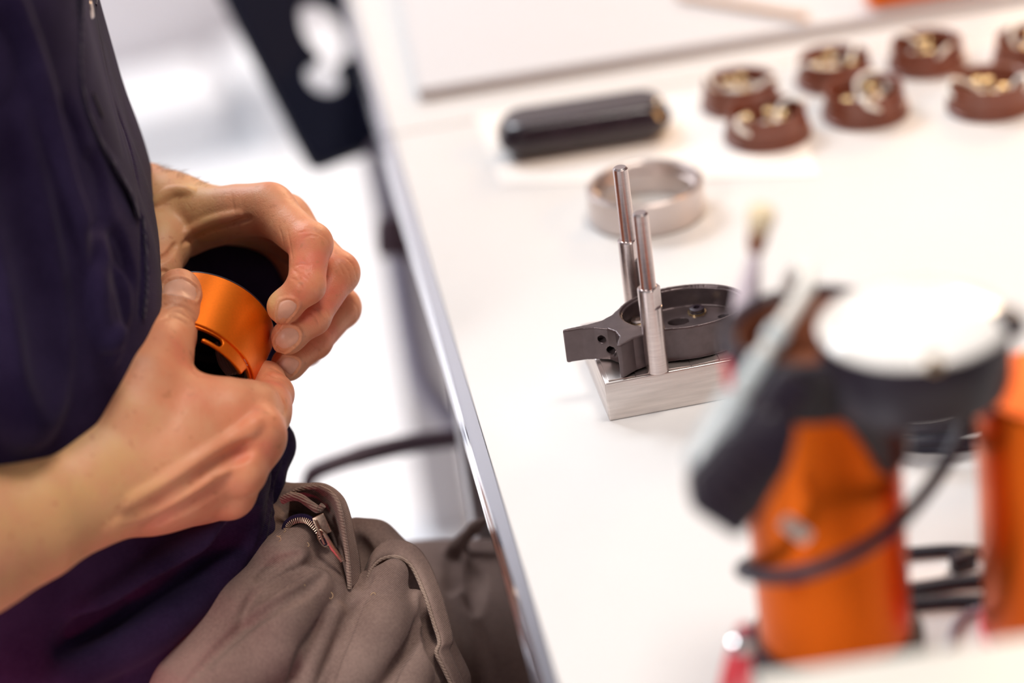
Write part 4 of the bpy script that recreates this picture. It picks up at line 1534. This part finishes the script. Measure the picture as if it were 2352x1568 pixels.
# front placket: raised flap edge with a shadowed step next to it
fold(fs, [(228, -20), (204, 80), (197, 190), (222, 290), (268, 375), (312, 440), (326, 490)], 2.6, 2.5, 'add', 0.8)
fold(fs, [(212, -20), (186, 90), (180, 200), (206, 305), (252, 392), (298, 462), (315, 505)], 3.4, 3.0, 'sub', 1.0)
fold(fs, [(326, 490), (333, 560), (336, 650), (328, 730)], 1.3, 1.5, 'add', 0.4)
fold(fs, [(214, 95), (262, 230), (300, 340), (322, 440)], 1.4, 1.4, 'sub')
fold(fs, [(318, 400), (327, 520), (328, 640), (320, 730)], 1.6, 1.8, 'sub')
# lower part: folds over the lap
fold(fs, [(180, 1400), (330, 1330), (470, 1250), (560, 1160), (600, 1080)], 4, 9)
fold(fs, [(150, 1480), (330, 1400), (480, 1310), (580, 1200)], 5, 12, 'sub')
fold(fs, [(120, 1568), (280, 1490), (430, 1390), (540, 1290)], 5, 10)
fold(fs, [(648, 985), (632, 1060), (622, 1140), (608, 1220), (570, 1300)], 1.2, 1.6, 'sub')
fold(fs, [(655, 1060), (640, 1110), (630, 1180), (615, 1260)], 1.6, 2.0, 'sub')
fsb = Field((-0.60, 0.78, 0.52), (-0.10, 1.42, 1.20), 0.005)
for dy in (-0.06, 0.0, 0.06):
    cw([(-0.270, 1.08 + dy, 0.56, 0.100), (-0.245, 1.08 + dy * 0.83, 0.74, 0.1025), (-0.242, 1.085 + dy * 0.83, 0.85, 0.1025), (-0.251, 1.09 + dy * 0.83, 0.98, 0.1035), (-0.275, 1.09 + dy, 1.09, 0.092)], 0.01, fsb)
cw([(-0.30, 0.92, 1.10, 0.066), (-0.30, 1.26, 1.10, 0.066)], 0.04, fsb)
cw([(-0.30, 0.92, 1.10, 0.066), (-0.36, 0.87, 0.95, 0.058), (-0.35, 0.86, 0.90, 0.058)], 0.02, fsb)
cw([(-0.30, 1.26, 1.10, 0.066), (-0.31, 1.33, 0.97, 0.058), (-0.29, 1.33, 0.90, 0.055)], 0.02, fsb)
shirt = nmesh('shirt', [fs.mesh(2), fsb.mesh(2)], M['shirt'], person)


def on_surf(f, pix, n=6, lift=0.0, d0=0.9):
    out = []
    for q in spline(pix, n):
        p = f.surf(q[0], q[1], d0)
        if p is None or (out and (p - out[-1]).length > 0.012):
            continue
        out.append(p + f.grad(p) * lift)
    return out


PA = [(190, -20), (186, 60), (184, 150), (196, 235), (228, 320), (268, 388), (300, 445), (318, 500)]
PB = [(212, -20), (224, 60), (240, 140), (260, 230), (280, 310), (298, 380), (311, 440), (320, 505)]


def depths(f, pts, lift):
    out = []
    for q in pts:
        p = f.surf(*q)
        out.append((p - CAM).dot(Fw) if p is not None else (out[-1] if out else FOC))
    for _ in range(2):
        out = [np.mean(out[max(0, i - 1):i + 2]) for i in range(len(out))]
    return [(x, y, (d_ - FOC) * 1000 - l_) for (x, y), d_, l_ in zip(pts, out, lift)]


PA = depths(fs, PA, [5, 5, 5.5, 5.5, 5, 4.5, 3.5, 1.5])
PB = depths(fs, PB, [1.5] * 8)
PM = [((a[0] + c[0]) / 2, (a[1] + c[1]) / 2, (a[2] + c[2]) / 2 - 1.2) for a, c in zip(PA, PB)]
s_ = on_surf(fs, [(222, -10), (203, 80), (196, 190), (221, 290), (266, 375), (308, 437), (322, 485)], 8, 0.0003)
if len(s_) > 2:
    MB().tube(s_, 0.0009, 8).obj('seam_piping', M['shirt_hem'], shirt)
s_ = on_surf(fs, [(328, 500), (334, 560), (337, 650), (329, 730)], 8, 0.0003)
if len(s_) > 2:
    MB().tube(s_, 0.0007, 8).obj('seam_piping', M['shirt_hem'], shirt)
p = fs.surf(205, 22)
if p is not None:
    MB().lathe([(0, 0.0), (0.0040, 0.0), (0.0044, 0.0006), (0.0036, 0.0016), (0.0020, 0.0012), (0, 0.0012)], p, fs.grad(p), 24).obj('snap_button', M['steel'], shirt)
# slit buttonhole
s_ = on_surf(fs, [(212, 215), (222, 240), (234, 268)], 6, 0.0004)
if len(s_) > 2:
    MB().tube(s_, 0.0008, 6).obj('buttonhole', M['black'], shirt)

# ---------------------------------------------------------------- trousers
ft = Field((-0.215, 0.865, 0.495), (0.045, 1.16, 0.735), 0.0011)
cw([(-0.27, 1.00, 0.575, 0.092), (-0.115, 0.958, 0.576, 0.081), (0.05, 0.85, 0.50, 0.072)], 0.01, ft)
cw([(-0.27, 1.15, 0.550, 0.080), (-0.05, 1.085, 0.553, 0.070), (0.22, 1.06, 0.556, 0.068)], 0.02, ft)
cw([(-0.15, 1.02, 0.60, 0.06), (-0.15, 1.08, 0.60, 0.06)], 0.02, ft)
TF = []
# front panel below the zip
ch(ft, [(470, 1600, -25, 30), (580, 1430, -14, 24), (655, 1300, -2, 16), (690, 1245, 4, 10)], 5)
ch(ft, [(640, 1500, -15, 24), (730, 1380, -4, 15), (745, 1300, 4, 10)], 6)
# bunched fold coming over the crotch
ch(ft, [(620, 1640, -20, 24), (760, 1470, -6, 17), (850, 1370, 4, 12), (905, 1315, 10, 7)], 3)
ch(ft, [(850, 1250, 34, 11), (925, 1305, 28, 10), (985, 1420, 20, 8), (1040, 1560, 16, 9)], 6)
ch(ft, [(815, 1230, 36, 9), (865, 1240, 42, 8.5), (930, 1290, 44, 9)], 6)
ch(ft, [(720, 1620, -16, 22), (880, 1480, -4, 17), (950, 1400, 6, 10)], 3)
ch(ft, [(860, 1640, -12, 22), (960, 1530, 0, 15), (1000, 1460, 8, 9)], 3)
# waist bunch behind the zip
ch(ft, [(640, 1150, 34, 10), (700, 1150, 32, 8), (760, 1190, 28, 7), (800, 1300, 22, 8), (815, 1380, 12, 9)], 4)
ch(ft, [(600, 1240, 20, 18), (680, 1290, 14, 14), (790, 1400, 8, 10)], 6)
FR = [([(440, 1680), (540, 1580), (630, 1480), (700, 1400), (762, 1340)], 15, 2.5, 'add', -7),
      ([(690, 1640), (712, 1540), (742, 1455), (768, 1402), (786, 1408)], 5.5, 1.5, 'add', -1.5),
      ([(770, 1680), (830, 1520), (885, 1400), (930, 1315)], 14, 2, 'add', -6),
      ([(910, 1680), (945, 1560), (985, 1460)], 10, 2, 'add', -4)]
GR = [([(410, 1590), (510, 1485), (610, 1405), (700, 1355), (755, 1310)], 3.2, 2.0, 'sub', 0.5),
      ([(655, 1620), (690, 1500), (735, 1415)], 3.0, 1.5, 'sub', 0.8),
      ([(735, 1640), (775, 1510), (810, 1425), (835, 1375)], 3.2, 1.5, 'sub', 0.8),
      ([(868, 1660), (905, 1545), (950, 1455), (975, 1390)], 3.2, 1.5, 'sub', 0.8),
      ([(590, 1330), (640, 1290), (690, 1270)], 1.6, 3, 'sub', 0.3),
      ([(600, 1375), (660, 1330), (725, 1300)], 1.6, 3, 'sub', 0.3)]
fold(ft, [(560, 1420), (620, 1340), (670, 1290)], 2.5, 6, 'sub')
fold(ft, [(585, 1370), (650, 1300), (700, 1265)], 2.0, 5, 'add')
fold(ft, [(620, 1450), (690, 1370), (745, 1330)], 2.5, 6, 'add')
for a_ in FR + GR:
    fold(ft, *a_)
fold(ft, [(975, 1350), (985, 1430), (995, 1490), (1020, 1560)], 3.4, 2.5, 'sub')
fold(ft, [(820, 1235), (838, 1290), (835, 1345)], 4.0, 3.5, 'sub')
# far leg folds
fold(ft, [(1040, 1235), (1058, 1290), (1066, 1370), (1090, 1480), (1110, 1568)], 2.4, 6, 'add')
fold(ft, [(1075, 1290), (1088, 1330), (1090, 1400)], 3.0, 6, 'sub')
fold(ft, [(1040, 1262), (1046, 1310), (1040, 1350)], 3.0, 6, 'sub')
fold(ft, [(960, 1300), (1010, 1390), (1050, 1500)], 3.0, 9, 'sub')
s0 = ft.surf(1040, 1262)
ptf = [s0, s0 + Rw * 0.012 + Uw * 0.012, s0 + Rw * 0.022 + Uw * 0.019]
ft.chain([(ptf[0], 0.0042), (ptf[1], 0.0030), (ptf[2], 0.0012)], 0.004)
fl_ = Field((-0.40, 0.73, 0.02), (0.36, 1.27, 0.72), 0.006)
cw([(-0.29, 1.00, 0.555, 0.076), (-0.12, 0.95, 0.555, 0.070), (0.05, 0.85, 0.495, 0.068), (0.09, 0.83, 0.46, 0.064), (0.12, 0.82, 0.30, 0.056), (0.10, 0.82, 0.09, 0.060)], 0.012, fl_)
cw([(-0.29, 1.15, 0.555, 0.076), (-0.05, 1.10, 0.540, 0.066), (0.20, 1.06, 0.535, 0.064), (0.26, 1.06, 0.49, 0.062), (0.27, 1.06, 0.30, 0.058), (0.25, 1.06, 0.09, 0.062)], 0.012, fl_)
cw([(-0.29, 1.0, 0.58, 0.09), (-0.29, 1.16, 0.58, 0.09)], 0.03, fl_)
trs = nmesh('trousers', [ft.mesh(2), fl_.mesh(2)], M['trouser'], person)
for x1, y1 in ((0.10, 0.82), (0.25, 1.06)):
    fo = Field((x1 - 0.06, y1 - 0.06, 0.0), (x1 + 0.20, y1 + 0.06, 0.13), 0.004)
    fo.chain([(Vector((x1, y1, 0.05)), 0.045), (Vector((x1 + 0.09, y1, 0.035)), 0.042), (Vector((x1 + 0.145, y1, 0.032)), 0.034)], 0.01)
    fo.A = np.maximum(fo.A, (0.004 - (fo.lo[2] + fo.h * np.arange(fo.n[2])))[None, None, :].astype(np.float32))
    nmesh('shoe', [fo.mesh(2)], M['black_plastic'], person)


def sheet(name, curves, m, parent, th=0.0009, n=10):
    """cloth strip lofted through curves of (px, py, mm)"""
    C = [[np.array(H(*q)) for q in spline(c, n)] for c in curves]
    k = min(len(c) for c in C)
    rows = []
    for i in range(k):
        rows.append([np.array(p) for p in spline([c[i] for c in C], 6)])
    V = np.array(rows)
    a, b_, _ = V.shape
    du = np.gradient(V, axis=0)
    dv_ = np.gradient(V, axis=1)
    N = np.cross(du, dv_)
    N /= np.linalg.norm(N, axis=2, keepdims=True) + 1e-12
    P = np.concatenate([(V + N * th / 2).reshape(-1, 3), (V - N * th / 2).reshape(-1, 3)])
    F_ = []
    ab = a * b_
    for i in range(a - 1):
        for j in range(b_ - 1):
            q = (i * b_ + j, (i + 1) * b_ + j, (i + 1) * b_ + j + 1, i * b_ + j + 1)
            F_ += [q, tuple(x + ab for x in q[::-1])]
    for i in range(a - 1):
        F_ += [(i * b_, i * b_ + ab, (i + 1) * b_ + ab, (i + 1) * b_), ((i + 1) * b_ - 1, (i + 2) * b_ - 1, (i + 2) * b_ - 1 + ab, (i + 1) * b_ - 1 + ab)]
    for j in range(b_ - 1):
        F_ += [(j, j + 1, j + 1 + ab, j + ab), ((a - 1) * b_ + j, (a - 1) * b_ + j + ab, (a - 1) * b_ + j + 1 + ab, (a - 1) * b_ + j + 1)]
    return obj(name, P, F_, m, parent)


sheet('placket', [PA, PM, PB], M['shirt'], shirt, 0.0012)
MB().tube([H(x, y, z - 0.3) for x, y, z in spline(PA, 8)], 0.0009, 8).obj('placket_edge', M['shirt_hem'], shirt)
# fly flap standing open beside the zip, with its corded edge
E1 = [(668, 1132, 8), (700, 1121, 4), (738, 1120, 0), (768, 1140, -6), (782, 1175, -8), (791, 1230, -8), (799, 1290, -8), (803, 1352, -8)]
E0 = [(664, 1172, 24), (690, 1178, 24), (716, 1188, 22), (742, 1215, 20), (760, 1250, 18), (776, 1290, 14), (788, 1322, 8), (799, 1352, 0)]
E2 = [(690, 1118, 22), (715, 1110, 22), (752, 1114, 20), (786, 1140, 16), (803, 1180, 14), (816, 1240, 12), (826, 1290, 8), (828, 1340, 2)]
flap = sheet('fly_flap', [E0, E1, E2], M['trouser'], trs)
MB().tube([H(x, y, z - 0.8) for x, y, z in spline(E1, 8)], 0.0011, 8).obj('corded_edge', M['trouser_edge'], trs)
# rolled waistband
MB().tube([H(*q) for q in spline([(648, 1148, 4), (668, 1140, 2), (690, 1143, 0), (712, 1158, -2), (732, 1170, -3), (742, 1160, -4)], 6)],
          [0.0022] * 8 + [0.0020] * 16 + [0.0016] * 7, 10).obj('waistband_roll', M['trouser_edge'], trs)
E3 = [(840, 1345), (852, 1308), (872, 1286), (900, 1278), (928, 1284), (952, 1312), (976, 1368), (996, 1430), (1009, 1474), (1002, 1500), (1020, 1538), (1046, 1590)]
dd_ = []
for q in E3:
    p = ft.surf(*q)
    dd_.append((p - CAM).dot(Fw) if p is not None else (dd_[-1] if dd_ else 1.15))
for it in range(2):
    dd_ = [np.mean(dd_[max(0, i - 1):i + 2]) for i in range(len(dd_))]
E3 = [(x, y, (d_ - FOC) * 1000 - (2.5 if i_ < 4 else 2.5 + 1.3 * min(4, i_ - 3))) for i_, ((x, y), d_) in enumerate(zip(E3, dd_))]
O3 = [(x + dx, y + dy, z + dz) for (x, y, z), (dx, dy, dz) in zip(E3, ((-6, -22, 9), (2, -34, 8), (8, -40, 8), (16, -38, 8), (26, -30, 8), (32, -20, 8), (34, -14, 8), (34, -8, 8), (30, -6, 8), (30, -6, 8), (28, -6, 8), (26, -4, 8)))]
I3 = [(x + dx, y + dy, z + 1.0) for (x, y, z), (dx, dy) in zip(E3, ((-2, -8), (0, -12), (3, -14), (6, -13), (10, -11), (12, -8), (13, -5), (13, -3), (11, -3), (11, -3), (10, -3), (9, -2)))]
sheet('pocket_flap', [E3, I3, O3], M['trouser'], trs, 0.0011)
MB().tube([H(x, y, z - 0.5) for x, y, z in spline(E3, 8)], 0.0010, 8).obj('corded_edge', M['trouser_edge'], trs)

# zip: tape, teeth, slider and pull
ZP = [(655, 1222, 0), (660, 1204, -1), (675, 1193, -2), (695, 1190, -3), (712, 1196, -4), (727, 1210, -5), (740, 1228, -6), (752, 1250, -6)]
zpts = [H(*q) for q in spline(ZP, 8)]
b = MB()
b.tube([p + Fw * 0.0016 for p in zpts], 0.0022, 8)
b.obj('zip_tape', M['shirt'], trs)
b = MB()
for i in range(0, len(zpts) - 6, 2):
    t_ = (zpts[i + 1] - zpts[i]).normalized()
    nn = t_.cross(Fw).normalized()
    Rz = Matrix((t_, nn, t_.cross(nn))).transposed()
    for k_ in range(1):
        b.box(zpts[i] + nn * (-0.0008) - Fw * 0.0005, (0.00075, 0.0028, 0.0012), Rz, 0.0002)
tag(b.obj('zip_teeth', M['zip_metal'], trs), kind='stuff')
u_ = (H(748, 1248, -8) - H(722, 1190, -8)).normalized()
v_ = (-Fw - u_ * (-Fw).dot(u_)).normalized()
w_ = u_.cross(v_)
Rs = Matrix((u_, w_, v_)).transposed()
sl = obj('zip_slider', *(lambda m_: (m_.V, m_.F))(MB().box(H(739, 1205, -9), (0.0098, 0.0062, 0.0012), Rs, 0.0005)), M['zip_metal'], trs)
MB().box(H(733, 1222, -11.5), (0.0130, 0.0012, 0.0010), Rs, 0.0004).obj('bridge_wire', M['zip_metal'], sl)
b = MB()
rp = []
for a in np.linspace(0, 2 * PI, 24, endpoint=False):
    rp.append(H(741, 1236, -11) + u_ * 0.0036 * math.cos(a) * 1.2 + w_ * 0.0019 * math.sin(a))
rp.append(rp[0])
b.tube(rp, 0.0004, 6)
b.obj('pull_loop', M['zip_metal'], sl)
MB().tube([H(744, 1224, -12), H(762, 1256, -12), H(786, 1288, -10)], [0.0009, 0.0014, 0.0012], 8).obj('zip_pull', M['zip_metal'], sl)
# lint
b = MB()
for (x, y) in [(755, 1372), (705, 1255), (652, 1222), (646, 1232), (641, 1243), (862, 1366), (700, 1345)]:
    p = ft.surf(x, y)
    if p is None:
        continue
    g_ = ft.grad(p)
    r_ = random.uniform(0.0007, 0.0016)
    aa = random.uniform(0, 6.28)
    pts = [p + g_ * 0.0003 + (Rw * math.cos(aa + 0.5 * k2) + Uw * math.sin(aa + 0.5 * k2)) * r_ * 0.45 * k2 for k2 in range(6)]
    b.tube(pts, 0.00013, 4)
tag(b.obj('lint', M['lint'], trs), kind='stuff')

# ---------------------------------------------------------------- stool the person sits on
t = thing('work_stool', (-0.32, 1.09, 0), 'round dark work stool under the seated person', 'stool')
MB().lathe([(0, 0.425), (0.155, 0.425), (0.172, 0.435), (0.172, 0.46), (0.155, 0.475), (0, 0.475)], (-0.32, 1.09, 0), n=48).obj('seat', M['chair_black'], t)
MB().lathe([(0.025, 0.02), (0.025, 0.425)], (-0.32, 1.09, 0), n=24).obj('column', M['chair_grey'], t)
MB().lathe([(0, 0.001), (0.19, 0.001), (0.19, 0.012), (0.03, 0.03), (0, 0.03)], (-0.32, 1.09, 0), n=48).obj('foot_plate', M['chair_grey'], t)

# ================================================================== ORANGE RING HELD IN THE HANDS
c0 = H(485, 737, 19)
axr = (Rw * (-7.6) - Uw * 23.2 - Fw * 23.0).normalized()
RR = 0.0322
xr = (Uw - axr * Uw.dot(axr)).normalized()
t = thing('orange_ring', tuple(c0), 'orange anodised ring with slotted collar and black lining held in both hands', 'ring')
LB = 0.0330
MB().lathe([(RR - 0.0012, 0.0), (RR - 0.0003, 0.0), (RR, 0.0004), (RR, LB - 0.0004), (RR - 0.0004, LB), (RR - 0.0012, LB), (RR - 0.0016, LB - 0.0008), (RR - 0.0016, 0.0008)],
           c0, axr, 160, closed=True, xdir=xr).obj('outer_band', M['orange'], t)
MB().lathe([(RR - 0.0009, -0.0012), (RR - 0.0005, -0.0010), (RR - 0.0004, -0.0002), (RR - 0.0016, 0.0), (0.0, 0.0002), (0.0, -0.0006), (RR - 0.006, -0.0008), (RR - 0.004, -0.0012)],
           c0, axr, 128, xdir=xr).obj('black_cap', M['black'], t)
# lining tube
MB().lathe([(RR - 0.0017, 0.0005), (RR - 0.0017, LB - 0.001), (RR - 0.0040, LB - 0.002), (RR - 0.0040, 0.0015), (0, 0.0015)], c0, axr, 128, xdir=xr).obj('lining', M['black'], t)
# slotted collar: shell minus slots, built on a fine grid in the ring's own frame
RI = RR - 0.0012
f = Field((-RI - 0.002, -RI - 0.002, LB - 0.006), (RI + 0.002, RI + 0.002, LB + 0.0160), 0.00042)
X = (f.lo[0] + f.h * np.arange(f.n[0]))[:, None, None]
Y = (f.lo[1] + f.h * np.arange(f.n[1]))[None, :, None]
Z = (f.lo[2] + f.h * np.arange(f.n[2]))[None, None, :]
rr = np.sqrt(X ** 2 + Y ** 2)
yr = axr.cross(xr)


def ring_uv(px, py):
    """angle and axial height where the sight line meets the collar"""
    dr = Fw + Rw * ((px - 1176) / FPX) - Uw * ((py - 784) / FPX)
    o = CAM - c0
    a_ = dr - axr * dr.dot(axr)
    b_ = o - axr * o.dot(axr)
    A2, B2, C2 = a_.dot(a_), 2 * a_.dot(b_), b_.dot(b_) - RI ** 2
    s = (-B2 - math.sqrt(max(0, B2 * B2 - 4 * A2 * C2))) / (2 * A2)
    q = o + dr * s
    return math.atan2(q.dot(yr), q.dot(xr)), q.dot(axr)


th0, _ = ring_uv(530, 800)
TH_ = np.arctan2(Y, X)
dth = (TH_ - th0 + PI) % (2 * PI) - PI
arc = dth * RI


def auv(px, py):
    a, z = ring_uv(px, py)
    a = (a - th0 + PI) % (2 * PI) - PI
    return a * RI, z


# collar outline unrolled: tongue with rounded end on the left, oblique cut on the right
lft, hgtL = auv(466, 774)
s1 = auv(519, 774)
s0_ = auv(480, 752)
cut1, cut2 = auv(565, 848), auv(582, 828)
low = max(auv(511, 803)[1], auv(540, 822)[1]) + 0.0014
d = np.maximum(np.abs(rr - (RI - 0.0009)) - 0.0009, np.maximum(Z - low, (LB - 0.005) - Z))
zc = 0.5 * (s1[1] + s0_[1])
sgn = 1 if s1[0] > lft else -1
A_ = arc * sgn
a_end = s1[0] * sgn - 0.0024
hw = 0.0024
zs = max(LB + 0.0032, s1[1])

sl_ = np.sqrt(np.maximum(A_ - a_end, 0) ** 2 + (Z - zs) ** 2) - hw
sl_ = np.where(A_ < a_end - 0.036, 1.0, sl_)
d = np.maximum(d, -sl_)
a_l = lft * sgn
ton = (low - (zs + hw)) / 2
zt2 = low - ton
tip = np.sqrt(np.minimum(A_ - (a_l + ton), 0) ** 2 + (Z - zt2) ** 2) - ton
lower = Z > zs
d = np.where(lower & (A_ < a_l + ton), np.maximum(d, tip), d)
# oblique cut on the other side
ac1, ac2 = cut1[0] * sgn, cut2[0] * sgn
slope = (ac2 - ac1) / ((cut2[1] - cut1[1]) if abs(cut2[1] - cut1[1]) > 1e-4 else 1e-4)
cutp = A_ - (ac1 + slope * (Z - cut1[1]))
band_out = np.maximum(cutp, (LB + 0.0012) - Z)
band_out = np.where(A_ > ac1 + 0.030, -1.0, band_out)
d = np.maximum(d, -np.maximum(-cutp * -1, (LB + 0.0012) - Z) * 1.0) if False else np.where((cutp > 0) & (Z > LB + 0.0012), np.maximum(d, np.minimum(cutp, Z - LB - 0.0012)), d)
f.A = np.broadcast_to(d, f.A.shape).astype(np.float32)
V, Q = f.mesh(2)
V = np.array(c0)[None] + V[:, :1] * np.array(xr)[None] + V[:, 1:2] * np.array(yr)[None] + V[:, 2:3] * np.array(axr)[None]
nmesh('slotted_collar', [(V, Q)], M['orange'], t)
# inner black parts seen through the opening
for k_, (rA, dz_) in enumerate(((0.0262, 0.019), (0.0256, 0.0212), (0.0262, 0.0234), (0.0256, 0.0256), (0.0262, 0.0278))):
    b = MB()
    b.lathe([(rA, dz_), (rA + 0.0016, dz_ + 0.0002), (rA + 0.0016, dz_ + 0.0013), (rA, dz_ + 0.0015)], c0, axr, 64, closed=True, xdir=xr)
    b.obj('thread_rib', M['housing'], t)
MB().lathe([(0.0, 0.004), (0.016, 0.004), (0.017, 0.006), (0.017, 0.012), (0.012, 0.012), (0.012, 0.007), (0, 0.007)], c0, axr, 64, xdir=xr).obj('inner_hub', M['housing'], t)
# ribbed strap inside the opening
for k_ in range(6):
    sp_ = [H(*q) for q in spline([(498 + 9 * k_, 786 + 5 * k_, 8), (500 + 9 * k_, 812 + 4 * k_, 6), (508 + 8 * k_, 838 + 2 * k_, 4), (524 + 6 * k_, 860 - 1 * k_, 2)], 5)]
    MB().tube(sp_, 0.0011, 8).obj('strap_rib', M['strap'], t)
# small engraved arrow on the collar
a0_, a1_ = [], []


def on_ring(px, py, lift=0.0001):
    a, z = ring_uv(px, py)
    return c0 + axr * z + (xr * math.cos(a) + yr * math.sin(a)) * (RI + lift)


b = MB()
b.tube([on_ring(560, 824), on_ring(565, 832), on_ring(569, 838)], 0.00016, 6)
b.tube([on_ring(566, 837), on_ring(569.5, 839.5), on_ring(569, 834)], 0.00016, 6)
b.obj('arrow_mark', M['ink'], t)
